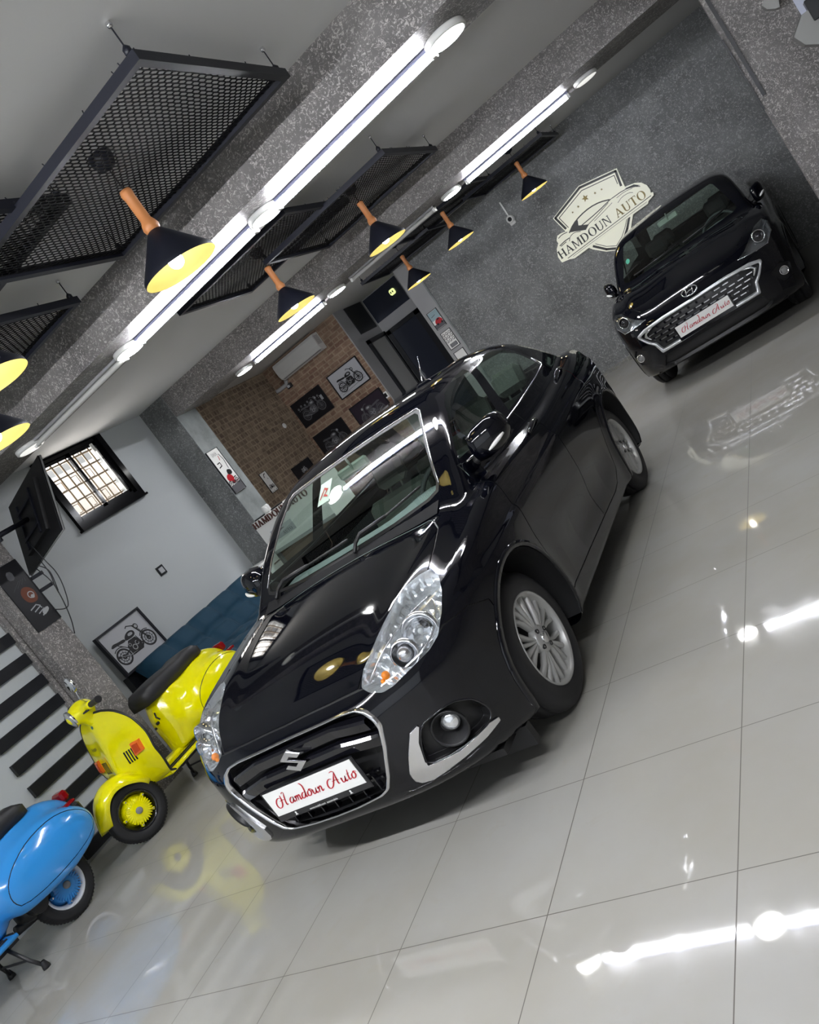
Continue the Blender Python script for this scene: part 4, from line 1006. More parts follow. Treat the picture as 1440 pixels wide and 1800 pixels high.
    for sg in (1, -1):
        TL = [(-1.74, .955), (-1.86, .965), (-2.05, .95), (-2.05, .76), (-1.90, .745), (-1.80, .80)]
        k = sk.cut(region(TL, SX, lambda V: .46 - sg*V[:, 1]), .03, 2); raw_mesh('tail_lamp', k[0], k[1], M['redlens'], e, car.nrm(k[0]))
    gap(BT, TX, bc); panel('boot_lid', BT, TX, bc)
    RB = [(-1.60, .60), (-1.75, .66), (-2.2, .66), (-2.2, 0), (-1.60, 0)]; rc_ = lambda V: V[:, 0] + 1.3
    gap(RB, SX, rc_, .003); panel('rear_bumper', RB, SX, rc_)
    body = raw_mesh('body_shell', sk.V, sk.T, P, e, car.nrm(sk.V))
    # roof lining under the roof
    tm = (sk.V[sk.T].mean(1)[:, 2] > 1.33) & (np.abs(sk.V[sk.T].mean(1)[:, 1]) < .58); V, T = compact(sk.V, sk.T[tm]); raw_mesh('roof_lining', V - car.nrm(V)*.018, T, M['liner'], e)
    for ax in SUZ['ax']:
        for sg in (1, -1):
            arch_liner(car, e, ax, .366, sg); wheel(e, ax, sg, .80, .31, 'multi')
    ub = MB().box((-.84, -.74, .165), (.84, .74, .22)).box((-1.85, -.49, .20), (1.80, .49, .26)).box((1.55, -.68, .17), (1.78, .68, .20)); ub.build('underbody', M['dark'], e)
    for sg in (1, -1): MB().box((1.62, sg*.60, .10), (1.66, sg*.74, .19)).build('air_deflector', M['dark'], e)
    mirror_part(car, e, 1, .665, 1.075, .945); mirror_part(car, e, -1, .665, 1.075, .945)
    cabin(e)
    # wipers, aerial, papers behind the windscreen
    def wip(pts, nm):
        Q = [car.front(y, z, .014) for y, z in pts]; b = MB(); b.tube(Q[1:], .006, 6); b.tube([Q[0] + np.array([.05, 0, -.03]), Q[0], Q[1] + np.array([0, 0, .01]), Q[2]], .010, 6); b.build(nm, M['dark'], e)
    wip([(.10, 1.02), (.14, 1.035), (.3, 1.05), (.52, 1.075)], 'wiper'); wip([(-.50, 1.02), (-.44, 1.035), (-.25, 1.045), (.05, 1.05)], 'wiper')
    cw = MB(); Vv = []; ys = np.linspace(-.60, .60, 25)
    for y in ys:
        a = car.front(y, 1.008); t_ = 1.02 + .02*(1-(abs(y)/.6)**2)
        Vv += [tuple(a + np.array([-.02, 0, .004])), (t_ , y, car.top(t_, y)[2] + .004)]
    cw.add(Vv, [(2*i, 2*i+1, 2*i+3, 2*i+2) for i in range(24)], 0, True); cw.build('cowl_panel', mat('cowl_plastic', (.008, .008, .009), .8, spec=.2), e)
    a = car.top(-.85, 0); MB().tube([a, a + np.array([-.10, 0, .09]), a + np.array([-.20, 0, .19])], .004, 6, rs=[.006, .004, .002]).build('aerial', M['satin'], e)
    st = MB(); Q = lambda u, v, w: tuple(car.front(u, v, -.006))
    flat(st, [(-.215, 1.255), (-.125, 1.255), (-.125, 1.335), (-.215, 1.335)], Q, 0, 0); st.build('windscreen_paper', M['whitep'], e)
    r = MB(); ribbon(r, [(-.20, 1.275), (-.175, 1.31), (-.15, 1.30), (-.17, 1.285), (-.14, 1.275)], .014, lambda u, v, w: tuple(car.front(u, v, -.0045))); r.build('paper_mark', mat('red_mark', (.7, .02, .02), .5), e)
    return e
sedan()
# ---- the second black car in the alcove -----------------------------------------------
def alcove_car():
    car = Car(HYU); sk = Skin(car, .028); P = M['paint']
    e = thing('hatchback_car', 'black car parked in the alcove under the wall emblem, white framed hexagonal grille', 'car', (-.18, 7.85, 0), -PI/2)
    for ax in HYU['ax']:
        for sg in (1, -1): sk.cut(lambda V: np.maximum(np.hypot(V[:, 0]-ax, V[:, 2]-.325) - .362, .48 - sg*V[:, 1]), .04, 1)
    half = [(0, 1.020), (.3, 1.020), (.56, 1.024), (.60, 1.04), (.60, 1.07), (.555, 1.20), (.505, 1.335), (.48, 1.352), (.25, 1.366), (0, 1.370)]
    WS = half + [(-a, b) for a, b in half[::-1]][1:-1]
    k = sk.cut(region(WS, FX, lambda V: .1 - V[:, 0]), .03, 1); raw_mesh('windshield', k[0], k[1], M['carglass'], e, car.nrm(k[0]))
    RG = [(-.56, 1.12), (-.50, 1.32), (.50, 1.32), (.56, 1.12)]
    k = sk.cut(region(RG, FX, lambda V: V[:, 0] + 1.2), .03, 1); raw_mesh('rear_window', k[0], k[1], M['carglass'], e, car.nrm(k[0]))
    FD = [(.74, 1.08), (.60, 1.17), (.42, 1.28), (.25, 1.345), (-.12, 1.37), (-.05, 1.05), (.70, 1.05)]
    RD = [(-.22, 1.37), (-.7, 1.36), (-1.0, 1.30), (-1.15, 1.12), (-.15, 1.06)]
    for sg in (1, -1):
        cond = lambda V: .4 - sg*V[:, 1]
        for nm, q in (('front_door_window', FD), ('rear_door_window', RD)):
            k = sk.cut(region(q, SX, cond), .03, 1); raw_mesh(nm, k[0], k[1], M['carglass'], e, car.nrm(k[0]))
    HL = [(.742, .865), (.775, .825), (.768, .745), (.70, .683), (.60, .688), (.445, .710), (.53, .748), (.60, .800), (.665, .850)]
    for sg in (1, -1):
        k = sk.cut(region([(a*sg, b) for a, b in HL], FX, lambda V: 1.0 - V[:, 0]), .03, 2); V, T = k
        lens = raw_mesh('head_lamp', V, T, M['lens'], e, car.nrm(V)); N = car.nrm(V); cn = V.mean(0); bd = boundary(T)
        Iv = cn + (V-cn)*.94 - N*.04 - np.array([.02, 0, 0]); F = [(a, b, b+len(V), a+len(V)) for a, b in bd]
        raw_mesh('lamp_bowl', np.concatenate([V - N*.001, Iv]), [], M['grey'], lens) if False else None
        hm = bpy.data.meshes.new('lamp_bowl'); hm.from_pydata([tuple(map(float, p)) for p in np.concatenate([V - N*.001, Iv])], [], F + [tuple(int(i)+len(V) for i in t) for t in T]); hm.materials.append(mat('smoked_reflector', (.22, .23, .24), .25, .7)); hm.update()
        ho = bpy.data.objects.new('lamp_bowl', hm); COL.objects.link(ho); ho.parent = lens
        c = car.front(.660*sg, .772) - np.array([.03, 0, 0]); ax = (.95, .25*sg, .05)
        b = MB(); b.lathe([(.056, .01), (.052, .022), (.046, .016), (.042, 0), (0, -.01)], c=tuple(c), axis=ax, n=28); b.ball(tuple(c), .034, n=14, mi=1); b.build('projector_lamp', [M['chrome'], M['gloss']], lens)
        frame_on(car, [(a*sg, b) for a, b in HL[1:6]], .006, 'lamp_trim', M['satin'], lens, 'F', -.004, closed=False)
    gh = [(0, .652), (.30, .655), (.50, .640), (.585, .612), (.590, .590), (.535, .515), (.485, .470), (.462, .380), (0, .388)]
    GR = gh + [(-a, b) for a, b in gh[::-1]][1:-1]
    k = sk.cut(region(GR, FX, lambda V: 1.2 - V[:, 0]), .03, 2); gp = solid_patch('grille', car, k[0], k[1], -.035, 0, M['dark'], e)
    gs = densify(GR, .04); c0 = np.array([0, .52]); fr = []
    for kx, kz, r_h in ((1.015, 1.05, -.004), (1.015, 1.05, .012), (.975, .88, .014), (.965, .84, .0), (.96, .83, -.03)): fr.append([car.front(c0[0]+p[0]*kx, c0[1]+(p[1]-c0[1])*kz) + np.array([r_h, 0, 0]) for p in gs])
    bezel(fr, 'grille_frame', mat('silver_grille_frame', (.66, .68, .70), .30, .55), e)
    d = MB(); inner = np.array([(a*.93, .52+(b-.52)*.80) for a, b in GR])
    for r in range(6):
        z = .405 + r*.040
        for q in range(-8, 9):
            y = q*.078 + (.039 if r % 2 else 0)
            if polysdf(np.array([[y, z]]), inner)[0] < -.022:
                x = car.front(y, z)[0] - .012; d.box((x-.012, y-.026, z-.0035), (x, y+.026, z+.0055), mi=0)
            if polysdf(np.array([[y+.039, z]]), inner)[0] < -.01:
                x = car.front(y+.039, z)[0] - .02; d.box((x-.012, y+.030, z-.010), (x, y+.048, z+.010), mi=1)
    d.build('grille_links', [M['satin'], M['gloss']], gp)
    for sg in (1, -1):
        b = MB(); b.tube([car.front(sg*y, z) + np.array([-.006, 0, 0]) for y, z in ((.43, .625), (.50, .605), (.525, .575), (.49, .53))], .010, 8, rs=[.006, .012, .013, .006]); b.build('running_light', M['reflector'], gp)
    plate(e, 1.925, -.257, .244, .412, .518, url=False)
    em = MB(); ec = (1.886, 0, .722); em.tube([(ec[0] - .012*abs(math.cos(a)), .070*math.cos(a), ec[2] + .036*math.sin(a)) for a in np.linspace(0, 2*PI, 33)[:-1]], .0055, 8, closed=True)
    for pts in ([(-.038, -.024), (-.020, .026)], [(.020, -.026), (.038, .024)], [(-.028, -.004), (0, .004), (.028, .004)]): em.tube([(ec[0], a, ec[2]+b) for a, b in pts], .0055, 8)
    em.build('emblem', M['chrome'], e)
    for sg in (1, -1):
        q = [(.60*sg, .46), (.70*sg, .50), (.765*sg, .44), (.74*sg, .34), (.66*sg, .33)]; k = sk.cut(region(q, FX, lambda V: 1.2 - V[:, 0]), .02, 1)
        rec = solid_patch('fog_lamp_recess', car, k[0], k[1], -.02, 0, M['dark'], e); c = car.front(.695*sg, .412)
        b = MB(); b.lathe([(.040, 0), (.040, .010), (.032, .012), (.030, 0)], c=tuple(c - np.array([.012, 0, 0])), axis=(.93, .3*sg, 0), n=24); b.lathe([(.029, .0), (.020, .008), (0, .010)], c=tuple(c - np.array([.012, 0, 0])), axis=(.93, .3*sg, 0), n=20, mi=1); b.build('fog_lamp', [M['chrome'], M['grey']], rec)
    LI = [(-.46, .345), (.46, .345), (.52, .25), (.44, .215), (-.44, .215), (-.52, .25)]
    k = sk.cut(region(LI, FX, lambda V: 1.2 - V[:, 0]), .02, 1); solid_patch('lower_intake', car, k[0], k[1], -.03, 0, M['dark'], e)
    frame_on(car, [(-.62, .205), (-.3, .198), (0, .196), (.3, .198), (.62, .205)], .008, 'bumper_lip', M['gloss'], e, 'F', .004, closed=False)
    BN = [(1.08, .55), (1.12, .60), (1.30, .63), (1.50, .60), (1.62, .545), (1.74, .46), (1.80, .30), (1.82, 0)]; BN = BN + [(a, -b) for a, b in BN[::-1]][1:]
    up = lambda V: np.maximum(.62 - V[:, 2], .9 - V[:, 0])
    k = sk.cut(lambda V: np.maximum(np.abs(polysdf(TX(V), np.array(BN))) - .004, up(V)), .014, 1); solid_patch('panel_gap', car, k[0], k[1], -.004, 0, M['dark'], e, wall=False)
    k = sk.cut(region(BN, TX, up), .02, 1); raw_mesh('bonnet', k[0], k[1], P, e, car.nrm(k[0]))
    for sg in (1, -1):
        cond = lambda V: .4 - sg*V[:, 1]
        for nm, q in (('front_door', [(.76, 1.04), (.80, .8), (.80, .30), (-.15, .28), (-.15, 1.05)]), ('rear_door', [(-.15, .28), (-.75, .28), (-.92, .52), (-1.1, .7), (-1.15, 1.04), (-.15, 1.05)])):
            k = sk.cut(lambda V: np.maximum(np.abs(polysdf(SX(V), np.array(q))) - .004, cond(V)), .014, 1)
            if len(k[0]): solid_patch('panel_gap', car, k[0], k[1], -.004, 0, M['dark'], e, wall=False)
            k = sk.cut(region(q, SX, cond), .02, 1); raw_mesh(nm, k[0], k[1], P, e, car.nrm(k[0]))
        mirror_part(car, e, sg, .70, 1.03, .86)
    FB = [(1.35, .66), (1.55, .68), (2.2, .66), (2.2, 0), (1.35, 0)]
    k = sk.cut(region(FB, SX, lambda V: 1.1 - V[:, 0]), .02, 1); raw_mesh('front_bumper', k[0], k[1], P, e, car.nrm(k[0]))
    raw_mesh('body_shell', sk.V, sk.T, P, e, car.nrm(sk.V))
    for ax in HYU['ax']:
        for sg in (1, -1): wheel(e, ax, sg, .775, .305, 'five'); arch_liner(car, e, ax, .360, sg)
    MB().box((-.78, -.70, .165), (.78, .70, .22)).box((-1.75, -.49, .20), (1.72, .49, .26)).build('underbody', M['dark'], e)
    cabin(e, .96, -1.35, .64, m='seatdark')
    def wip(pts):
        Q = [car.front(y, z, .014) for y, z in pts]; b = MB(); b.tube(Q, .007, 6); b.build('wiper', M['dark'], e)
    wip([(.06, 1.04), (.30, 1.055), (.5, 1.08)]); wip([(-.48, 1.04), (-.2, 1.05), (.02, 1.06)])
    s = MB(); Q = lambda u, v, w: tuple(car.front(u, v, -.006)); disc(s, (-.505, 1.20), .022, Q, 0); s.build('windscreen_sticker', mat('green_sticker', (.12, .45, .35), .5), e)
alcove_car()
# ---- the two scooters -------------------------------------------------------------------
class Blob(Car):
    def __init__(s, fn, box): s.fn = fn; s.S = {'box': box}
    def f(s, P): return s.fn(P)
def ell(P, c, r): 
    q = (P - np.array(c)) / np.array(r); l = np.linalg.norm(q, axis=-1); return (l - 1) * min(r) * (.6 + .4*l/np.maximum(l, 1))
def seg(P, a, b, ra, rb):
    a = np.array(a, float); b = np.array(b, float); d = b-a; t = np.clip(((P-a) @ d)/(d @ d), 0, 1); return np.linalg.norm(P - (a + t[..., None]*d), axis=-1) - (ra + (rb-ra)*t)
def scooter_wheel(parent, T, rimc, hubc, name='wheel'):
    R = .215; t = MB(); t.T = T
    t.lathe([(.132, -.036), (.150, -.046), (.185, -.050), (R-.012, -.036), (R, -.018), (R+.001, 0), (R, .018), (R-.012, .036), (.185, .050), (.150, .046), (.132, .036)], axis=(0, 1, 0), n=64)
    for k in range(60):
        a = 2*PI*k/60; c, s_ = math.cos(a), math.sin(a)
        for sd in (-1, 1): t.add([(c*(R-.014), sd*.042, s_*(R-.014)), (c*(R+.003), sd*.020, s_*(R+.003)), (math.cos(a+.06)*(R+.003), sd*.020, math.sin(a+.06)*(R+.003)), (math.cos(a+.06)*(R-.014), sd*.042, math.sin(a+.06)*(R-.014))], [(0, 1, 2, 3)])
    w = t.build(name, M['rubber'], parent)
    r = MB(); r.T = T; r.lathe([(.137, .030), (.142, .042), (.135, .044), (.120, .030), (.112, .0), (.110, -.030), (.137, -.036)], axis=(0, 1, 0), n=48); r.build('rim', rimc, w)
    h = MB(); h.T = T; h.lathe([(.112, -.03), (.096, .018), (.092, .052), (.075, .066), (.030, .070), (0, .070)], axis=(0, 1, 0), n=48)
    for k in range(30):
        a = 2*PI*k/30; h.T = T @ Matrix.Rotation(a, 4, 'Y'); h.box((.060, .056, -.003), (.094, .070, .003))
    for k in range(5):
        a = 2*PI*k/5; h.T = T @ Matrix.Rotation(a, 4, 'Y'); h.box((.090, .020, -.010), (.116, .050, .010), bev=.003)
    h.build('brake_drum', hubc, w)
    c = MB(); c.T = T; c.lathe([(.024, .065), (.024, .078), (.018, .082), (0, .083)], axis=(0, 1, 0), n=20, mi=0)
    c.build('hub_cap', M['grey'], w)
    for k in range(5):
        c = MB(); a = 2*PI*k/5; c.T = T @ Matrix.Rotation(a, 4, 'Y'); c.cyl((.105, .045, 0), (.105, .058, 0), .006, n=8); c.build('wheel_nut', M['chrome'], w)
    return w
def scooter(name, label, loc, rz, paint, steer, rimc, seatw=None, front=True):
    e = thing(name, label, 'scooter', loc, rz)
    # rear body with side cowls
    def fb(P):
        Q = P.copy(); Q[..., 1] = np.abs(Q[..., 1])
        d = ell(Q, (-.50, 0, .54), (.47, .175, .235))
        d = smn(d, ell(Q, (-.55, .165, .455), (.40, .135, .215)), .05)
        d = smn(d, seg(Q, (-.10, 0, .30), (-.20, 0, .66), .105, .13), .10)
        d = smx(d, P[..., 2] - (.735 + .03*np.clip(-P[..., 0], 0, 1)), .04)
        d = smx(d, .285 + .05*np.clip((-P[..., 0]-.65)/.3, 0, 1) - P[..., 2], .03)
        d = smx(d, np.minimum(.245 - np.hypot(P[..., 0]+.60, P[..., 2]-.215), .105 - Q[..., 1]), .02)
        return d
    bl = Blob(fb, ((-1.05, .12), (-.36, .36), (.22, .82))); V, T = bl.mesh(.02)
    sk = Skin.__new__(Skin); sk.car = bl; sk.V = V; sk.T = T
    # panel line of the side cowl, recess with the keys
    CW = [(-.90, .355), (-.28, .33), (-.22, .43), (-.29, .55), (-.50, .63), (-.76, .62), (-.93, .50)]
    for sg in (1, -1):
        k = sk.cut(lambda V: np.maximum(np.abs(polysdf(SX(V), smooth_poly(CW, 2))) - .0025, .1 - sg*V[:, 1]), .015, 2)
        if len(k[0]): solid_patch('cowl_gap', bl, k[0], k[1], -.004, 0, M['dark'], e, wall=False)
        k = sk.cut(region(smooth_poly(CW, 2), SX, lambda V: .1 - sg*V[:, 1]), .015, 1); raw_mesh('side_cowl', k[0], k[1], paint, e, bl.nrm(k[0]))
    body = raw_mesh('rear_body', sk.V, sk.T, paint, e, bl.nrm(sk.V))
    # seat
    ns = 13; s = MB(); Vv = []
    for i, x in enumerate(np.linspace(.02, -.70, ns)):
        t = i/(ns-1); w = .115 + .025*math.sin(PI*min(t*1.3, 1)); h = .815 + .012*math.sin(PI*t*1.2) + (.015 if t > .72 else 0); zb = .70 + .03*t
        if i in (0, ns-1): w *= .8; h -= .03
        for a, b in ((-w, zb), (-w*1.03, zb+.06), (-w*.97, h-.016), (-w*.88, h), (0, h+.006), (w*.88, h), (w*.97, h-.016), (w*1.03, zb+.06), (w, zb)): Vv.append((x, a, b))
    s.add(Vv, [(i*9+j, i*9+(j+1) % 9, (i+1)*9+(j+1) % 9, (i+1)*9+j) for i in range(ns-1) for j in range(9)] + [tuple(range(9))[::-1], tuple(range((ns-1)*9, ns*9))], 0, True)
    s.build('seat', M['seatblack'], e)
    # floorboard, tunnel
    f = MB(); f.box((-.16, -.20, .245), (.30, .20, .275), bev=.01); f.box((-.2, -.05, .27), (.28, .05, .31), bev=.015)
    for y in (-.16, -.11, .11, .16): f.box((-.12, y-.008, .275), (.26, y+.008, .283), mi=1)
    for sg in (-1, 1): f.tube([(-.16, sg*.20, .262), (.30, sg*.205, .262)], .014, 8)
    f.build('floorboard', [paint, M['dark']], e)
    # leg shield
    NU, NV = 25, 27; hw = sp([.26, .34, .44, .60, .74, .86, .915, .94], [.21, .27, .315, .33, .30, .215, .12, .0]); xs = lambda y, z: .30 + .30*min(1, max(0, (z-.26)/.25))**.5*.55 - .16*max(0, z-.42) - .75*y*y + .055*math.exp(-(y/.075)**2)*max(0, 1-(z-.3)/.9)
    zt = [.26 + .68*(1-(1-i/(NV-1))**1.0) for i in range(NV)]; S1 = []; 
    for z in zt:
        h_ = max(float(hw(z)), .02)
        for j in range(NU): y = h_*(-1+2*j/(NU-1)); S1.append((xs(y, z), y, z))
    n_ = len(S1); S2 = [(x-.014, y, z) for x, y, z in S1]; sh = MB(); q = lambda i, j, o: o + i*NU + j
    Fc = [(q(i, j, 0), q(i, j+1, 0), q(i+1, j+1, 0), q(i+1, j, 0)) for i in range(NV-1) for j in range(NU-1)] + [(q(i, j, n_), q(i+1, j, n_), q(i+1, j+1, n_), q(i, j+1, n_)) for i in range(NV-1) for j in range(NU-1)]
    sh.add(S1+S2, Fc, 0, True); shield = sh.build('leg_shield', paint, e)
    edge = [S1[q(i, 0, 0)] for i in range(NV)] + [S1[q(NV-1, j, 0)] for j in range(1, NU)] + [S1[q(i, NU-1, 0)] for i in range(NV-2, -1, -1)]
    MB().tube([(x-.006, y, z) for x, y, z in edge], .009, 8).build('shield_edging', M['dark'], shield)
    def on(y, z, w=0): return (xs(y, z) + w, y, z)
    def mapper(y0, z0): return lambda u, v, w: on(y0+u, z0+v, w)
    for sg in (1, -1):
        m = MB(); y0 = .235*sg
        P8 = [(-.034, -.045), (.034, -.040), (.036, .040), (-.030, .045)]
        m.prism(P8, lambda u, v, w: on(y0+u*sg, .575+v, w), .022, 0); m.prism([(a*.62, b*.68) for a, b in P8], lambda u, v, w: on(y0+u*sg, .575+v, .018+w), .010, 1); m.build('turn_indicator', [M['orange'], M['orange2']], shield)
        l = MB()
        for k in range(4): yy = sg*(.115+.022*k); l.prism([(-.0055, -.045), (.0055, -.045), (.0055, .045), (-.0055, .045)], lambda u, v, w: on(yy+u, .545+v, w), .003)
        l.build('vent_slots', M['black'], shield)
    m = MB(); disc(m, (0, 0), .012, mapper(0, .850), .004); m.build('shield_badge', M['badge'], shield)
    sans('shield_script', 'Vespa', .042, M['dark'], lambda u, v, h: on(-.17+u*.9, .69+v+.1*u, .004), shield)
    # steering: fork, mudguard, wheel, head
    RS = Matrix.Translation((.50, 0, 0)) @ Matrix.Rotation(steer, 4, 'Z') @ Matrix.Translation((.05, 0, .215)); wc = RS
    W = scooter_wheel(e, RS, rimc, paint)
    fk = MB(); fk.T = RS; fk.tube([(-.26, 0, .66), (-.13, 0, .24), (-.08, -.075, .14), (0, -.08, 0)], .024, 10); fk.box((-.08, -.095, -.03), (.04, -.06, .04), bev=.01); fk.cyl((0, -.08, 0), (0, .03, 0), .02, n=12); fk.tube([(-.03, -.06, .0), (-.07, -.04, .22)], .018, 8); fk.build('fork', M['dark'], e)
    mg = MB(); mg.T = RS; A = np.linspace(math.radians(6), math.radians(158), 24); Vv = []; K = 9
    for a in A:
        R = .268 + .034*math.exp(-((a-1.2)/.6)**2); fl = 1.; endk = math.sin(PI*min(max((a-A[0])/(A[-1]-A[0]), .0), 1))**.35
        for j in range(K):
            b = (-1+2*j/(K-1)); wy = .108*endk*math.sin(b*PI/2)*1.0; rr = R - .085*(1-math.cos(b*PI/2)); Vv.append((rr*math.cos(a), wy, rr*math.sin(a)))
    mg.add(Vv, [(i*K+j, i*K+j+1, (i+1)*K+j+1, (i+1)*K+j) for i in range(len(A)-1) for j in range(K-1)], 0, True); g = mg.build('mudguard', paint, e)
    so = g.modifiers.new('thick', 'SOLIDIFY'); so.thickness = .006
    HT = Matrix.Translation((.38, 0, 0)) @ Matrix.Rotation(steer, 4, 'Z')
    def fh(P):
        d = ell(P, (.03, 0, .985), (.105, .085, .070)); d = smn(d, seg(P, (0, -.20, 1.0), (0, .20, 1.0), .030, .030), .06); d = smn(d, seg(P, (0, 0, .90), (.02, 0, .98), .05, .065), .04); return d
    hb = Blob(fh, ((-.15, .20), (-.28, .28), (.80, 1.10))); V, T = hb.mesh(.014); Mt = np.array(HT)
    V2 = V @ Mt[:3, :3].T + Mt[:3, 3]; N2 = hb.nrm(V) @ Mt[:3, :3].T; head = raw_mesh('handlebar_head', V2, T, paint, e, N2)
    m = MB(); m.T = HT; m.lathe([(.066, .0), (.068, .016), (.062, .020)], c=(.095, 0, .985), axis=(1, 0, -.12), n=32, mi=0); m.lathe([(.062, .018), (.045, .028), (0, .032)], c=(.095, 0, .985), axis=(1, 0, -.12), n=32, mi=1); m.build('head_lamp', [M['chrome'], M['lampglass']], head)
    for sg in (-1, 1):
        m = MB(); m.T = HT; m.cyl((0, sg*.205, 1.0), (-.02, sg*.36, 1.01), .021, n=14); m.cyl((-.02, sg*.35, 1.01), (-.02, sg*.37, 1.01), .025, n=14); m.build('hand_grip', M['dark'], head)
        m = MB(); m.T = HT; m.tube([(.035, sg*.18, .985), (.075, sg*.24, .985), (.06, sg*.33, .99)], .006, 6); m.build('brake_lever', M['dark'], head)
    m = MB(); m.T = HT; m.tube([(0, .17, 1.02), (.03, .22, 1.08), (.02, .24, 1.16)], .005, 6); m.lathe([(.055, .0), (.058, .010), (.048, .018), (0, .022)], c=(.02, .24, 1.19), axis=(1, .1, 0), n=28); m.build('mirror', [M['chrome']], head)
    # rear wheel, engine, stand, tail lamp
    scooter_wheel(e, Matrix.Translation((-.60, 0, .215)), rimc, paint)
    m = MB(); m.ball((-.44, -.04, .26), .10, (1.5, .9, .8), 14); m.cyl((-.40, -.10, .27), (-.40, .10, .27), .06, n=16); m.tube([(-.30, -.12, .20), (-.55, -.16, .16), (-.80, -.16, .20)], .032, 10); m.box((-.2, -.08, .20), (.1, .08, .26)); m.build('engine', M['enginedark'], e)
    m = MB()
    for sg in (-1, 1): m.tube([(-.10, sg*.10, .24), (-.13, sg*.17, .10), (-.16, sg*.21, .018)], .012, 8); m.lathe([(.016, 0), (.024, .0), (.024, .012), (.014, .05)], c=(-.16, sg*.215, 0), n=12, mi=1)
    m.cyl((-.13, -.17, .10), (-.13, .17, .10), .008, n=8); m.build('centre_stand', [M['enginedark'], M['dark']], e)
    m = MB(); m.box((-.99, -.06, .60), (-.93, .06, .67), bev=.015); m.build('tail_lamp', M['redlens'], e)
    m = MB(); m.box((-1.0, -.085, .40), (-.94, .085, .56), bev=.02); m.build('number_bracket', M['dark'], e)
    for sg in (-1, 1): MB().box((-.92, sg*.16-.01, .585), (-.84, sg*.19+.01, .605), bev=.006).build('side_reflector', M['redlens'], e)
    m = MB(); fr = lambda u, v: bl.hit((.4, u, v), (-1, 0, 0), 0, 1.2, 300)
    if True:
        m.cyl((-.02, .03, .55), (.012, .03, .55), .012, n=10); m.cyl((-.02, -.02, .52), (.012, -.02, .52), .010, n=10); m.tube([(.0, .07, .63), (.02, .08, .60), (.01, .09, .57)], .007, 6); m.build('key_and_hooks', M['dark'], e)
    return e
M['yellow'] = mat('yellow_scooter_paint', (.86, .80, .0), .14, spec=.6, coat=.4)
M['blue'] = mat('sky_blue_scooter_paint', (.035, .27, .68), .15, spec=.6, coat=.4)
M['seatblack'] = mat('seat_vinyl', (.018, .018, .020), .5)
M['orange'] = mat('orange_lens', (.78, .16, .02), .25); M['orange2'] = mat('dark_orange_lens', (.55, .07, .01), .25)
M['badge'] = mat('green_badge', (.03, .12, .08), .3); M['lampglass'] = mat('lamp_glass', (.45, .46, .45), .12, .3)
M['enginedark'] = mat('engine_metal', (.05, .05, .052), .4, .6)
scooter('scooter', 'yellow scooter standing in front of the teal sofa with its wheel turned', (-4.36, 2.13, 0), -PI/2 + .02, M['yellow'], -math.radians(21), M['gloss'])
scooter('scooter', 'sky blue scooter with white wheel rims cut by the left edge', (-4.48, .33, 0), -PI/2 - .02, M['blue'], 0., mat('white_rim', (.72, .74, .78), .3))
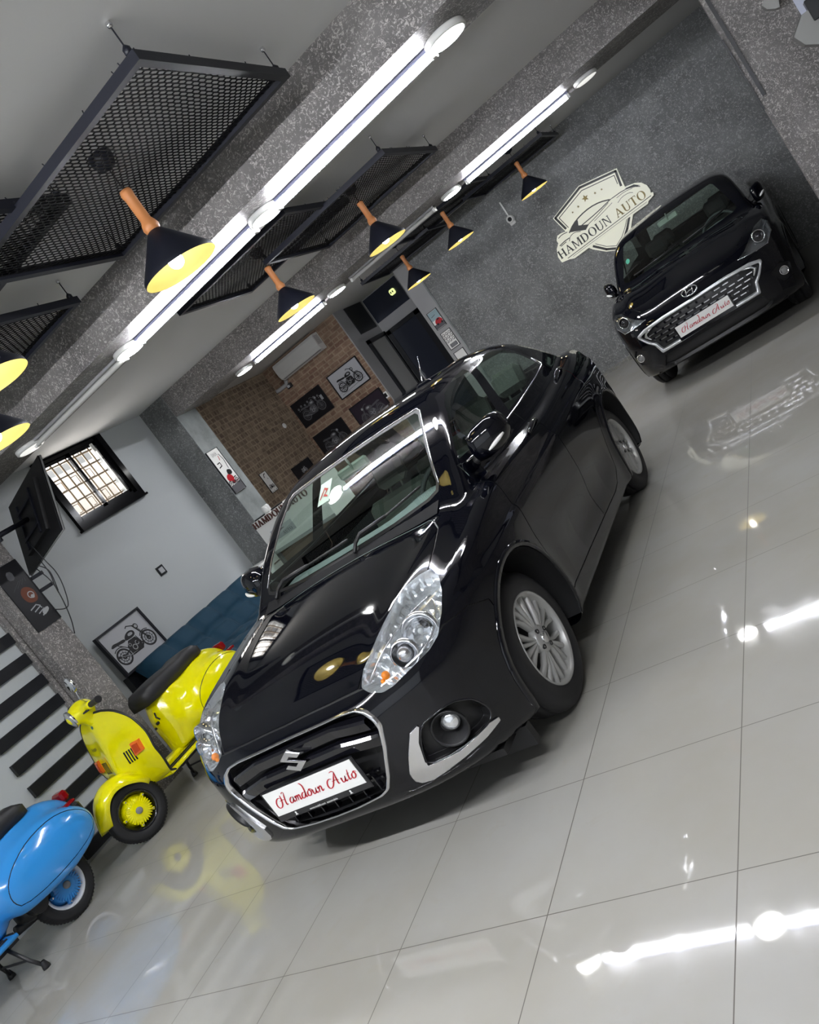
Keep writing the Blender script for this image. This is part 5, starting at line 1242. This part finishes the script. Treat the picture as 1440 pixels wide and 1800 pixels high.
# ---- wall emblem ------------------------------------------------------------------
def wall_emblem():
    e = thing('wall_emblem', 'white shield emblem with a car outline and dark capital letters on the grey wall', 'wall sign', (-1.2, 10.0, 1.5))
    F = lambda u, v, w: (u + 1.2, -.02 - w, v - 1.5)
    white = mat('emblem_white', (.80, .80, .66), .35, emit=(1, 1, .86), es=.10); dark = mat('emblem_dark', (.030, .032, .032), .4); M['brass'] = mat('emblem_brass', (.16, .12, .035), .35, .4)
    SH = [(-1.684, 2.15), (-1.18, 2.285), (-.672, 2.165), (-.715, 1.86), (-.80, 1.57), (-.93, 1.42), (-1.05, 1.345), (-1.19, 1.288), (-1.34, 1.37), (-1.47, 1.50), (-1.58, 1.68), (-1.64, 1.92)]
    m = MB().prism(SH, F, .03); m.build('shield_board', white, e)
    b = MB()
    def band(pts, w): stroke(b, pts, w, F, .0315)
    band([(-1.615, 1.94), (-1.655, 2.135), (-1.18, 2.258), (-.70, 2.145), (-.738, 1.955)], .030)
    band([(-1.578, 1.93), (-1.612, 2.105), (-1.18, 2.212), (-.742, 2.112), (-.762, 2.00)], .010)
    b.build('shield_upper_lines', dark, e); b = MB()
    band([(-.865, 1.56), (-.96, 1.455), (-1.06, 1.372), (-1.19, 1.316), (-1.32, 1.395), (-1.44, 1.53)], .030)
    band([(-.90, 1.56), (-.98, 1.48), (-1.07, 1.41), (-1.19, 1.355), (-1.30, 1.425), (-1.40, 1.54)], .008)
    b.build('shield_lower_lines', dark, e)
    BAN = [(-1.78, 1.905), (-1.755, 1.93), (-1.70, 1.928), (-1.60, 1.90), (-1.45, 1.955), (-1.22, 1.99), (-1.05, 1.965), (-.92, 1.91), (-.72, 1.915), (-.58, 1.875), (-.515, 1.83), (-.475, 1.76), (-.47, 1.69), (-.485, 1.655), (-.455, 1.642), (-.47, 1.605), (-.56, 1.585), (-.58, 1.560), (-.80, 1.562), (-1.50, 1.548), (-1.73, 1.545), (-1.79, 1.575), (-1.90, 1.60), (-1.905, 1.69), (-1.86, 1.79), (-1.80, 1.84), (-1.80, 1.88)]
    F2 = lambda u, v, w: (u + 1.2, -.052 - w, v - 1.5)
    MB().prism(BAN, F2, .02).build('banner_board', white, e)
    st = MB()
    for c, r in (((-1.192, 2.105), .048), ((-1.055, 2.080), .020), ((-.962, 2.066), .016), ((-1.325, 2.072), .020), ((-1.425, 2.056), .016)):
        P = [(c[0] + (r if k % 2 == 0 else r*.42)*math.sin(k*PI/5), c[1] + (r if k % 2 == 0 else r*.42)*math.cos(k*PI/5)) for k in range(10)]; st.prism(P, lambda u, v, w: F(u, v, .03 + w), .006)
    st.build('stars', M['brass'], e)
    k = MB(); H = .0215
    for pts, w in (([(-1.76, 1.892), (-1.70, 1.905), (-1.62, 1.89)], .010), ([(-1.60, 1.865), (-1.50, 1.925), (-1.36, 1.962), (-1.20, 1.972), (-1.06, 1.948), (-.95, 1.90)], .016), ([(-.92, 1.893), (-.74, 1.888), (-.62, 1.85), (-.55, 1.80)], .010), ([(-.93, 1.895), (-1.15, 1.862), (-1.42, 1.845)], .012), ([(-.98, 1.875), (-1.20, 1.825), (-1.36, 1.80)], .008), ([(-.94, 1.845), (-1.10, 1.815), (-1.25, 1.79)], .006),
                   ([(-.86, 1.86), (-.74, 1.865), (-.64, 1.84)], .006), ([(-1.66, 1.775), (-1.62, 1.82), (-1.54, 1.83), (-1.47, 1.79)], .008), ([(-1.80, 1.80), (-1.72, 1.812), (-1.64, 1.81)], .012), ([(-1.79, 1.785), (-1.70, 1.792)], .010), ([(-.88, 1.80), (-.80, 1.83), (-.70, 1.82), (-.66, 1.79)], .006)): stroke(k, smooth_poly(pts, 1, False), w, F2, H)
    flat(k, [(-1.60, 1.868), (-1.48, 1.935), (-1.42, 1.935), (-1.45, 1.87), (-1.33, 1.80), (-1.40, 1.765), (-1.47, 1.80), (-1.53, 1.835)], F2, H+.0004)
    flat(k, [(-.72, 1.895), (-.60, 1.868), (-.54, 1.81), (-.60, 1.83), (-.68, 1.865)], F2, H+.0004)
    for pts, w in (([(-1.80, 1.600), (-.50, 1.622)], .009), ([(-1.73, 1.578), (-.58, 1.588)], .005)): stroke(k, pts, w, F2, H)
    k.build('car_outline', dark, e)
    l = MB(); serif_text(l, 'HAMDOUN', -1.880, 1.640, .112, F2, .02, 0, .008, gap=.10); l.build('dark_letters', dark, e)
    l = MB(); serif_text(l, 'AUTO', -.985, 1.640, .112, F2, .02, 0, .008, gap=.10); l.build('brass_letters', M['brass'], e)
wall_emblem()
# ---- camera and conduit on that wall --------------------------------------------------
t = thing('security_camera', 'small white round security camera on the wall left of the emblem', 'camera', (-2.17, 10.0, 2.50))
m = MB(); m.box((-.045, -.03, -.085), (.045, 0, .03), bev=.008); m.lathe([(.055, -.0), (.055, -.05), (.045, -.062), (.030, -.062)], axis=(0, 1, 0), n=28); m.build('housing', M['white'], t)
MB().lathe([(.030, -.060), (.022, -.068), (0, -.070)], axis=(0, 1, 0), n=20).build('camera_lens', M['black'], t)
MB().box((-.010, -.018, .03), (.010, 0, .27)).build('cable_duct', M['white'], t)
# ---- motorbike pictures ------------------------------------------------------------------
def moto(mb, cx, cy, s, f, k=0, l=1, fl=1, h=.0012):
    """line drawing of a motorbike; k = ink slot, l = light slot"""
    X = lambda a: cx + fl*a*s; q = lambda pts: [(X(a), cy+b*s) for a, b in pts]
    for wx in (-.62, .62):
        disc(mb, (X(wx), cy-.22*s), .30*s, f, h, k, r0=.235*s); disc(mb, (X(wx), cy-.22*s), .085*s, f, h, k, r0=.03*s)
        disc(mb, (X(wx), cy-.22*s), .17*s, f, h, k, r0=.145*s)
        for a in range(10): t = a*PI/5; stroke(mb, [(X(wx)+.05*s*math.cos(t), cy-.22*s+.05*s*math.sin(t)), (X(wx)+.24*s*math.cos(t), cy-.22*s+.24*s*math.sin(t))], .014*s, f, h, k)
    flat(mb, q([(-.30, -.30), (.22, -.34), (.30, -.12), (.20, .10), (-.12, .12), (-.30, -.05)]), f, h, k)
    for c, r in (((-.05, -.18), .10), ((.12, -.10), .08), ((-.16, -.02), .06)): disc(mb, (X(c[0]), cy+c[1]*s), r*s, f, h*1.3, l, r0=r*.7*s)
    flat(mb, smooth_poly(q([(-.18, .14), (.26, .12), (.34, .28), (.20, .38), (-.02, .36), (-.18, .24)]), 2), f, h*1.2, k)
    flat(mb, smooth_poly(q([(.0, .22), (.22, .20), (.24, .30), (.04, .32)]), 2), f, h*1.5, l)
    flat(mb, smooth_poly(q([(-.85, .22), (-.55, .20), (-.18, .14), (-.18, .26), (-.45, .28), (-.70, .34)]), 2), f, h*1.2, k)
    for p, w in (([(.62, -.22), (.40, .44)], .05), ([(.66, -.22), (.45, .44)], .02), ([(.40, .44), (.20, .54), (.12, .50)], .035), ([(-.62, -.22), (-.15, -.12)], .05), ([(-.55, .20), (-.25, -.10)], .03), ([(.24, .10), (.30, -.28), (-.2, -.36)], .03), ([(.15, -.05), (.32, -.22), (.18, -.36), (-.30, -.34), (-.75, -.16)], .05), ([(-.75, -.16), (-.88, -.12)], .08), ([(.62, .10), (.45, .02), (.34, -.08)], .02)): stroke(mb, q(p), w*s, f, h*1.4, k)
    stroke(mb, q([(-.30, -.335), (-.72, -.165)]), .02*s, f, h*1.6, l)
    disc(mb, (X(.50), cy+.36*s), .10*s, f, h*1.3, k); disc(mb, (X(.51), cy+.36*s), .06*s, f, h*1.6, l)
    arc = lambda c, r, a0, a1: [(X(c[0]+r*math.cos(a0+(a1-a0)*i/8)), cy+(c[1]+r*math.sin(a0+(a1-a0)*i/8))*s) for i in range(9)]
    stroke(mb, arc((.62, -.22), .335, 1.0, 2.4), .03*s, f, h*1.2, k); stroke(mb, arc((-.62, -.22), .345, .9, 2.2), .03*s, f, h*1.2, k)
M['ink'] = mat('print_ink', (.012, .012, .014), .5); M['paper'] = mat('pale_grey_print', (.46, .47, .50), .45); M['printdark'] = mat('dark_print', (.010, .010, .013), .35)
M['printviolet'] = mat('violet_dark_print', (.030, .022, .034), .35); M['silverink'] = mat('silver_print', (.36, .37, .39), .4); M['greyink'] = mat('grey_print', (.10, .10, .11), .4)
def picture(label, loc, plane, w, h, bg, ink, light, fw=.018, depth=.025, fl=1, extra=None, s=None, frame='black', tilt=None):
    t = thing('framed_picture', label, 'picture', loc); f0 = (lambda u, v, d: (u, -d, v)) if plane == 'Y' else (lambda u, v, d: (d, u, v))
    f = f0 if tilt is None else (lambda u, v, d: f0(u, v, d + (h/2 - v)*tilt))
    m = MB()
    for a, b, c, d in ((-w/2, -h/2, w/2, -h/2+fw), (-w/2, h/2-fw, w/2, h/2), (-w/2, -h/2+fw, -w/2+fw, h/2-fw), (w/2-fw, -h/2+fw, w/2, h/2-fw)): m.prism([(a, b), (c, b), (c, d), (a, d)], f, depth)
    m.build('frame', M[frame], t)
    c = MB().prism([(-w/2+fw, -h/2+fw), (w/2-fw, -h/2+fw), (w/2-fw, h/2-fw), (-w/2+fw, h/2-fw)], f, depth*.6); c.build('backing', bg, t)
    p = MB(); g = lambda u, v, d: f(u, v, depth*.6 + d)
    if s is not False: moto(p, 0, -.01, s or min(w*.45, h*.62), g, 0, 1, fl)
    if extra: extra(p, g, w, h)
    p.build('print', [ink, light, M['red'], M['greyink'], M['whitep'], M['skyblue']], t); return t
M['skyblue'] = mat('pale_blue_print', (.30, .42, .46), .5)
def icons(p, g, w, h):
    for i in range(7): disc(p, (-w*.36 + i*w*.11, h*.20 + (i % 2)*.02), .016, g, .001, 1, r0=.010); stroke(p, [(-w*.36 + i*w*.11 - .012, h*.12), (-w*.36 + i*w*.11 + .012, h*.12)], .005, g, .001, 1)
    flat(p, [(w*.34, -.01), (w*.41, -.01), (w*.41, .075), (w*.34, .075)], g, .001, 1)
def ground(p, g, w, h): flat(p, [(-w*.46, -h*.40), (w*.46, -h*.40), (w*.46, -h*.20), (-w*.46, -h*.24)], g, .0006, 3)
def lines(p, g, w, h):
    for a in (-.12, .02, .14): stroke(p, [(-w*.40, -h*.30+a*.3), (w*.42, -h*.22+a*.3)], .005, g, .0008, 3)
picture('framed light motorbike print, upper right of the four on the brick wall', (-5.745, 10.0, 2.122), 'Y', .67, .45, M['paper'], M['ink'], M['silverink'], extra=lines, fl=1)
picture('framed black motorbike print with white icons, upper left on the brick wall', (-6.632, 10.0, 2.112), 'Y', .70, .46, M['printdark'], M['greyink'], M['silverink'], extra=icons)
picture('framed violet dark motorbike print, lower right on the brick wall', (-5.735, 10.0, 1.495), 'Y', .69, .45, M['printviolet'], M['greyink'], M['silverink'], fl=-1, extra=ground)
picture('framed dark motorbike print, lower left on the brick wall', (-6.643, 10.0, 1.470), 'Y', .69, .45, M['printdark'], M['greyink'], M['silverink'], extra=ground)
def redcar(p, g, w, h):
    flat(p, [(-w*.46, 0), (w*.46, 0), (w*.46, h*.46), (-w*.46, h*.46)], g, .0005, 5); flat(p, [(-w*.46, -h*.46), (w*.46, -h*.46), (w*.46, -h*.22), (-w*.46, -h*.22)], g, .0005, 3)
    flat(p, smooth_poly([(-w*.25, -h*.28), (w*.42, -h*.26), (w*.44, -h*.08), (w*.25, h*.04), (-w*.05, h*.03), (-w*.28, -h*.10)], 2), g, .001, 2); flat(p, [(-w*.02, -h*.06), (w*.24, -h*.05), (w*.18, h*.02), (w*.02, h*.01)], g, .0014, 0)
    for c in (-w*.12, w*.30): disc(p, (c, -h*.25), w*.09, g, .0014, 0)
    stroke(p, [(-w*.30, h*.20), (w*.1, h*.24)], .008, g, .001, 3)
def doodle(p, g, w, h):
    for i in range(9): c = (w*(-.30+.30*(i % 3)), h*(-.05+.19*(i//3))); disc(p, c, w*.12, g, .001, 0, r0=w*.085); disc(p, (c[0]+.01, c[1]-.01), w*.04, g, .001, 0)
    flat(p, [(-w*.30, -h*.42), (w*.36, -h*.42), (w*.36, -h*.22), (-w*.30, -h*.22)], g, .001, 0)
    for i in range(5): stroke(p, [(-w*.25, -h*.25-i*.010), (w*.30, -h*.25-i*.010)], .004, g, .0014, 1)
picture('small framed print of a red car, topmost on the grey strip beside the door', (-3.91, 9.985, 2.02), 'Y', .185, .295, M['whitep'], M['ink'], M['paper'], .008, .014, extra=redcar, s=False)
picture('small framed black and white print below the red car print', (-3.91, 9.985, 1.662), 'Y', .185, .295, M['whitep'], M['ink'], M['paper'], .008, .014, extra=doodle, s=False)
picture('small framed pale print just above the sedan roof', (-3.91, 9.985, 1.31), 'Y', .185, .295, M['whitep'], M['ink'], M['paper'], .008, .014, s=.07)
def redmoto(p, g, w, h):
    flat(p, [(-w*.49, -h*.49), (w*.49, -h*.49), (w*.49, -h*.30), (-w*.49, -h*.34)], g, .0004, 3)
    moto(p, 0, -h*.24, w*.50, g, 0, 2, -1); flat(p, smooth_poly([(-w*.35, -h*.22), (w*.12, -h*.26), (w*.20, -h*.15), (-w*.05, -h*.07), (-w*.32, -h*.12)], 2), g, .002, 2)
    flat(p, smooth_poly([(-.02, -h*.10), (w*.3, -h*.12), (w*.36, -h*.02), (w*.02, h*.02)], 1), g, .0022, 0); stroke(p, [(-w*.30, h*.10), (-w*.05, h*.12), (-w*.05, h*.20), (-w*.28, h*.19)], .012, g, .002, 0)
    stroke(p, [(w*.28, h*.02), (w*.38, h*.22), (w*.28, h*.36)], .010, g, .002, 0); stroke(p, [(w*.10, h*.24), (w*.16, h*.33)], .010, g, .002, 2)
    for i in range(5): stroke(p, [(-w*.22+i*w*.09, h*.36), (-w*.22+i*w*.09, h*.43)], .004, g, .002, 0); stroke(p, [(-w*.22+i*w*.09, h*.36+.02*(i % 2)), (-w*.16+i*w*.09, h*.36+.02*(i % 2))], .004, g, .002, 0)
picture('tall white print of a red racing motorbike on the column', (-5.65, 6.045, 1.928), 'X', .23, .60, M['whitep'], M['ink'], M['paper'], .004, .02, extra=redmoto, s=False)
def smallmoto(p, g, w, h):
    moto(p, 0, -h*.22, w*.42, g, 0, 3, -1); stroke(p, [(-w*.15, h*.25), (0, h*.38), (w*.2, h*.40)], .014, g, .001, 0); disc(p, (w*.2, h*.15), .008, g, .001, 0)
    for i in range(3): disc(p, (-w*.3+i*w*.3, -h*.44), .008, g, .001, 0)
picture('small white print with a tiny motorbike on the left brick wall', (-7.05, 8.36, 1.52), 'X', .185, .355, M['whitep'], M['ink'], M['paper'], .006, .014, extra=smallmoto, s=False)
picture('black framed picture on the left brick wall behind the sedan roof', (-7.05, 9.30, 1.36), 'X', .56, .24, M['printdark'], M['silverink'], M['silverink'], .02, .03, s=.09)
picture('grey framed motorbike picture leaning behind the teal sofa', (-6.02, 3.70, 1.03), 'X', .64, .48, M['paper'], M['ink'], M['silverink'], .022, .05, fl=1, s=.30, tilt=.10, frame='blackmetal')
tag(MB().box((-6.09, 3.42, 0), (-6.0, 3.98, .775)).build('picture_stand', M['black']), 'black box stand under the leaning motorbike picture', 'stand')
def horse(p, g, w, h):
    br = 2
    flat(p, smooth_poly([(-w*.10, -h*.12), (w*.26, -h*.14), (w*.36, .0), (w*.22, h*.10), (-w*.02, h*.12), (-w*.20, h*.02)], 2), g, .001, 6)
    disc(p, (w*.14, -h*.02), .030, g, .0015, 1, r0=.022); disc(p, (w*.16, -h*.05), .016, g, .0017, 1)
    for k_ in range(4): stroke(p, [(-w*.22+k_*.02, -h*.20-k_*.028), (w*.05+k_*.02, -h*.17-k_*.028), (w*.16, -h*.21-k_*.02)], .009, g, .0015, 1)
    flat(p, smooth_poly([(w*.04, -h*.36), (w*.34, -h*.32), (w*.36, -h*.26), (w*.08, -h*.28)], 1), g, .0016, 1)
    flat(p, smooth_poly([(-w*.2, h*.28), (w*.05, h*.25), (w*.1, h*.38), (-w*.12, h*.40)], 1), g, .001, 3)
    for a in range(6): stroke(p, [(-w*.3+.05*a, h*.12+.01*a), (w*.1+.02*a, h*.22)], .002, g, .001, 3)
hp = picture('dark poster with a brown horse head and engine parts on the near column', (-5.0, 2.415, 1.905), 'X', .245, .59, M['printdark'], M['ink'], M['silverink'], .006, .014, s=False)
p = MB(); horse(p, lambda u, v, d: (.009 + d, u, v), .245, .59); o = p.build('poster_figure', [M['ink'], M['silverink'], M['red'], M['greyink'], M['whitep'], M['skyblue'], mat('brown_print', (.13, .035, .015), .5)], hp)
# ---- slatted black bars on the left wall ------------------------------------------------------
t = thing('slat_panel', 'black horizontal slats mounted on the grey wall behind the scooters', 'wall panel', (-5.198, 1.88, 0))
for k in range(14): MB().box((0, -.325, .03+.203*k), (.035, .325, .125+.203*k)).build('slat', M['black'], t)
MB().box((.0, .327, .0), (.06, .365, 2.7)).build('end_post', M['plaster'], t)
# ---- air conditioner ------------------------------------------------------------------------------
t = thing('air_conditioner', 'white split air conditioner high on the brick wall', 'air conditioner', (-6.22, 10.0, 2.72))
m = MB(); pr = [(0, .0), (.10, -.005), (.17, .03), (.20, .10), (.20, .25), (.18, .29), (0, .30)]
V = [(x, -a, b) for x in (-.48, .48) for a, b in pr]; n = len(pr); m.add(V, [(i, (i+1) % n, n+(i+1) % n, n+i) for i in range(n)], 0, False); m.add(V, [tuple(range(n))[::-1], tuple(range(n, 2*n))], 0, False); m.build('housing', M['white'], t)
m = MB().box((-.44, -.165, .012), (.44, -.10, .020), bev=0); m.build('air_flap', M['grey'], t)
m = MB()
for i in range(5): m.box((.481, -.16+i*.028, .10), (.4825, -.15+i*.028, .26))
m.build('side_vents', M['grey'], t)
tag(MB().tube([(-6.72, 9.95, 2.72), (-6.76, 9.95, 2.66), (-6.95, 9.95, 2.655), (-7.0, 9.93, 2.66)], .035, 12).build('pipe_duct', M['wall2']), 'grey pipe duct running from the air conditioner to the brick corner', 'duct')
t = thing('wall_sensor', 'small dark box with a pale face under the air conditioner', 'sensor', (-6.74, 10.0, 2.61)); MB().box((-.05, -.06, -.04), (.05, 0, .04), bev=.01).build('housing', M['black'], t); MB().box((-.03, -.063, -.02), (.025, -.06, .02)).build('face', M['paper'], t)
tag(MB().lathe([(.045, 0), (.045, .01), (.035, .018), (0, .02)], c=(-7.05, 9.60, 2.12), axis=(1, 0, 0), n=24).build('junction_box', M['whitep']), 'small white round junction box on the left brick wall', 'junction box')
t = thing('emergency_lamp', 'small yellow green emergency lamp over the dark corridor door', 'lamp', (-4.72, 11.08, 2.86)); MB().box((-.055, -.05, -.05), (.055, 0, .05), bev=.02).build('housing', mat('emergency_lamp_lit', (.5, .55, .2), .4, emit=(.75, .85, .35), es=.5), t); MB().box((-.03, -.053, -.015), (-.01, -.05, .015)).box((.01, -.053, -.015), (.03, -.05, .015)).build('marks', M['dark'], t)
def switch(nm, label, loc, plane, m1, m2):
    t = thing(nm, label, 'switch', loc); f = (lambda u, v, d: (u, -d, v)) if plane == 'Y' else (lambda u, v, d: (d, u, v)); sq = lambda r: [(-r, -r), (r, -r), (r, r), (-r, r)]
    MB().prism(sq(.055), f, .010).build('switch_frame', m1, t); MB().prism(sq(.032), lambda u, v, d: f(u, v, .010+d), .006).build('switch_rocker', m2, t)
switch('wall_switch', 'black framed wall switch on the cool white wall', (-6.1, 4.69, 1.42), 'X', M['black'], M['paper'])
switch('wall_switch', 'cream wall switch at the right edge of the brick wall', (-5.38, 10.0, 1.55), 'Y', M['whitep'], M['dark'])
# ---- reception desk -----------------------------------------------------------------------------------
t = thing('reception_desk', 'white reception desk with raised dark red capital letters along the top', 'desk', (-5.06, 5.83, 0))
MB().box((-.583, 0, .76), (.50, .55, 1.225), bev=.006).build('desk_body', M['whitep'], t)
MB().box((-.55, .08, 0), (.46, .50, .76)).build('desk_base', mat('brown_desk_base', (.13, .085, .055), .6), t)
MB().box((-.583, -.004, .76), (.50, 0, .80)).build('trim_strip', M['wall2'], t)
m = MB(); serif_text(m, 'HAMDOUN AUTO', -.575, 1.143, .080, lambda u, v, w: (u, -w, v), .0, 0, .016, gap=.10); m.build('desk_letters', mat('dark_red_letters', (.075, .018, .012), .4), t)
m = MB().box((-.42, -.012, .90), (-.06, -.002, 1.03)); m.build('desk_plaque', M['paper'], t)
m = MB(); g = lambda u, v, w: (u, -.012-w, v)
flat(m, smooth_poly([(-.40, .97), (-.30, 1.005), (-.17, .99), (-.26, .98), (-.35, .955)], 1), g, .001); serif_text(m, 'AUTO', -.26, .915, .038, g, .001); m.build('plaque_print', M['ink'], t)
t2 = thing('desk_clock', 'small white round faced desk clock on the reception desk', 'clock', (-5.40, 5.93, 1.225)); MB().box((-.05, -.03, 0), (.05, .03, .10), bev=.015).build('clock_case', M['white'], t2); MB().lathe([(.04, 0), (.04, .012), (0, .014)], c=(0, -.03, .055), axis=(0, -1, 0), n=24).build('clock_face', M['whitep'], t2)
tag(MB().box((-5.62, 5.88, 1.225), (-5.48, 5.95, 1.243), bev=.004).build('pen_tray', M['black']), 'black flat tray left of the desk clock', 'tray')
tag(MB().box((-5.32, 5.88, 1.225), (-5.16, 5.95, 1.243), bev=.004).build('pen_tray', M['black']), 'black flat tray right of the desk clock', 'tray')
# ---- white cabinet beside the column ---------------------------------------------------------------------
t = thing('side_cabinet', 'low white cabinet between the teal sofa and the far column', 'cabinet', (-5.83, 5.69, 0)); MB().box((-.25, -.22, .02), (.23, .12, .80), bev=.01).build('carcass', M['whitep'], t)
for k in range(3): d = MB().box((.23, -.20, .06+.25*k), (.25, .10, .28+.25*k), bev=.004).build('drawer', M['white'], t); MB().box((.25, -.05, .19+.25*k), (.262, .07, .205+.25*k)).build('drawer_handle', M['chrome'], d)
# ---- teal sofa ----------------------------------------------------------------------------------------------
t = thing('sofa', 'teal velvet sofa with square tufting against the white wall', 'sofa', (-5.44, 4.45, 0)); L = .96
def tufted(P0, P1, rows, cols, thick, nm, bul=.035):
    """P0, P1: profile ends (x,z); pillows bulge between the buttons"""
    d = Vector((P1[0]-P0[0], P1[1]-P0[1])); nn = Vector((-d.y, d.x)).normalized(); nn = nn if nn.y > 0 or nn.x > 0 else -nn
    NU, NV = cols*8, rows*8; V = []
    for i in range(NV+1):
        for j in range(NU+1):
            u, v = j/NU, i/NV; cu, cv = (u*cols) % 1, (v*rows) % 1
            seam = min(abs(cu), abs(1-cu)), min(abs(cv), abs(1-cv)); b = (min(1, seam[0]*5)**.5)*(min(1, seam[1]*5)**.5) if 0 < j < NU and 0 < i < NV else .2
            bt = math.hypot(min(cu, 1-cu), min(cv, 1-cv)); b -= .55*math.exp(-(bt/.13)**2)
            e = min(u, 1-u, v*.6, (1-v)*.6)*14; ed = min(1, e)**.5
            h = thick*ed*.5 + thick*.5 + bul*b
            V.append((P0[0]+d.x*v+nn.x*h, -L+2*L*u, P0[1]+d.y*v+nn.y*h))
    k = len(V); V += [(P0[0]+d.x*v, -L+2*L*u, P0[1]+d.y*v) for v in (0, 1) for u in (0, 1)]
    F = [(i*(NU+1)+j, i*(NU+1)+j+1, (i+1)*(NU+1)+j+1, (i+1)*(NU+1)+j) for i in range(NV) for j in range(NU)]
    F += [tuple([k] + [j for j in range(NU+1)] + [k+1])[::-1], tuple([k+2] + [NV*(NU+1)+j for j in range(NU+1)] + [k+3]), tuple([k] + [i*(NU+1) for i in range(NV+1)] + [k+2]), tuple([k+1] + [i*(NU+1)+NU for i in range(NV+1)] + [k+3])[::-1], (k, k+1, k+3, k+2)]
    return MB().add(V, F, 0, True).build(nm, M['velvet'], t)
tufted((-.50, .78), (-.20, .30), 2, 5, .13, 'backrest', .05); tufted((-.24, .26), (.50, .24), 2, 5, .15, 'seat', .05)
for sx in (-.2, .38):
    for sy in (-.85, .85): MB().cyl((sx, sy, .25), (sx, sy, 0), .022, .014, n=10).build('leg', M['black'], t)
MB().box((-.45, -.9, .19), (.42, .9, .26)).build('base_frame', M['black'], t)
# ---- television on a swivel arm --------------------------------------------------------------------------------
a = Vector((.005, -.272, -.607)).normalized(); b_ = Vector((-.944, .186, -.121)); b_ = (b_ - a*b_.dot(a)).normalized(); nrm = a.cross(b_).normalized(); P1 = Vector((-4.517, 2.964, 2.764))
t = thing('television', 'flat television seen from behind on a black wall arm', 'television', tuple(P1 + a*.33 + b_*.48))
o0 = -(a*.33 + b_*.48); TF = lambda u, v, w: tuple(o0 + b_*u + a*v + nrm*w)
MB().prism([(0, 0), (.96, 0), (.96, .665), (0, .665)], TF, .022).build('screen', M['gloss'], t)
MB().prism([(.0, .0), (.96, 0), (.96, .665), (.0, .665)], lambda u, v, w: TF(u, v, -.004-w), .004).build('back_panel', M['dark'], t)
m = MB().prism([(.14, .12), (.82, .12), (.76, .56), (.20, .56)], lambda u, v, w: TF(u, v, -.008-w), .035); m.build('back_bulge', M['dark'], t)
m = MB(); m.tube([TF(.0, .0, .011), TF(0, .665, .011), TF(.96, .665, .011)], .008, 6); m.build('bezel_edge', M['grey'], t)
m = MB()
for u in (.30, .66): m.prism([(u-.015, .14), (u+.015, .14), (u+.015, .54), (u-.015, .54)], lambda uu, v, w: TF(uu, v, -.043-w), .016)
for v in (.22, .46): m.prism([(.28, v-.012), (.68, v-.012), (.68, v+.012), (.28, v+.012)], lambda u, vv, w: TF(u, vv, -.052-w), .012)
m.build('mount_plate', M['blackmetal'], t)
m = MB(); base = Vector((-5.06, 2.30, 2.36)) - t.location; c_ = Vector(TF(.48, .34, -.06)); mid = Vector((-4.86, 2.44, 2.40)) - t.location
m.tube([c_, mid], .022, 8); m.tube([mid, base], .022, 8); m.cyl(mid - Vector((0, 0, .05)), mid + Vector((0, 0, .05)), .026, n=12); m.build('swivel_arm', M['blackmetal'], t)
MB().box(tuple(base + Vector((-.02, -.06, -.14))), tuple(base + Vector((.0, .0, .14)))).build('wall_bracket', M['blackmetal'], t)
tc = thing('hanging_cables', 'loose black cables hanging below the television', 'cable', (-4.95, 2.55, 1.7)); Q = lambda L: [(-.02, y-2.55, z-1.7) for y, z in smooth_poly(L, 3, False)]
for L_ in ([(2.72, 2.25), (2.737, 2.062), (2.758, 1.902), (2.66, 1.66), (2.60, 1.64), (2.50, 1.70)], [(2.62, 2.05), (2.668, 1.895), (2.634, 1.71), (2.579, 1.539), (2.522, 1.44)], [(2.70, 2.10), (2.70, 1.95), (2.66, 1.86), (2.645, 1.78)], [(2.66, 2.05), (2.72, 1.98), (2.655, 1.80)]): MB().tube(Q(L_), .0045, 6).build('cable', M['black'], tc)
t = thing('poster_bracket', 'two small black metal brackets beside the horse poster', 'bracket', (-5.0, 2.56, 1.9)); MB().box((0, -.02, .08), (.02, .10, .11)).build('bracket_bar', M['blackmetal'], t); MB().box((0, -.02, -.04), (.02, .10, -.01)).build('bracket_bar', M['blackmetal'], t)
# ---- grey wedge lamps at the upper right ----------------------------------------------------------------------------
def wedge_lamp(x, z, label, s=1.):
    t = thing('wedge_wall_lamp', label, 'wall lamp', (x, 5.92, z)); P = [(-.17, 0), (-.13, -.10), (-.02, -.18), (.055, -.205), (.12, .0), (.13, .10), (-.05, .10)]; P = [(a*s, b*s) for a, b in P]
    V = [(u, -.0, v) for u, v in P] + [(u*.9, -.11, v*.95) for u, v in P]; n = len(P)
    MB().add(V, [(i, (i+1) % n, n+(i+1) % n, n+i) for i in range(n)] + [tuple(range(n))[::-1], tuple(range(n, 2*n))], 0, False).build('lamp_body', mat('grey_metallic', (.27, .27, .26), .35, .3), t)
    MB().box((.0, -.13*s, .0), (.16*s, -.0, .16*s), bev=.006).build('lamp_socket', M['black'], t)
wedge_lamp(1.54, 1.90, 'grey wedge shaped wall lamp with a black socket at the top right corner')
wedge_lamp(1.385, 2.225, 'grey wedge shaped wall lamp cut by the top edge right of the slots', .45)
tag(MB().box((1.50, 5.905, 1.98), (1.66, 5.92, 2.6)).build('wall_panel', mat('pale_blue_panel', (.62, .66, .80), .4)), 'pale blue panel on the pillar behind the wedge lamps', 'wall panel')  # uplight glow on the pillar, made as a pale coloured panel
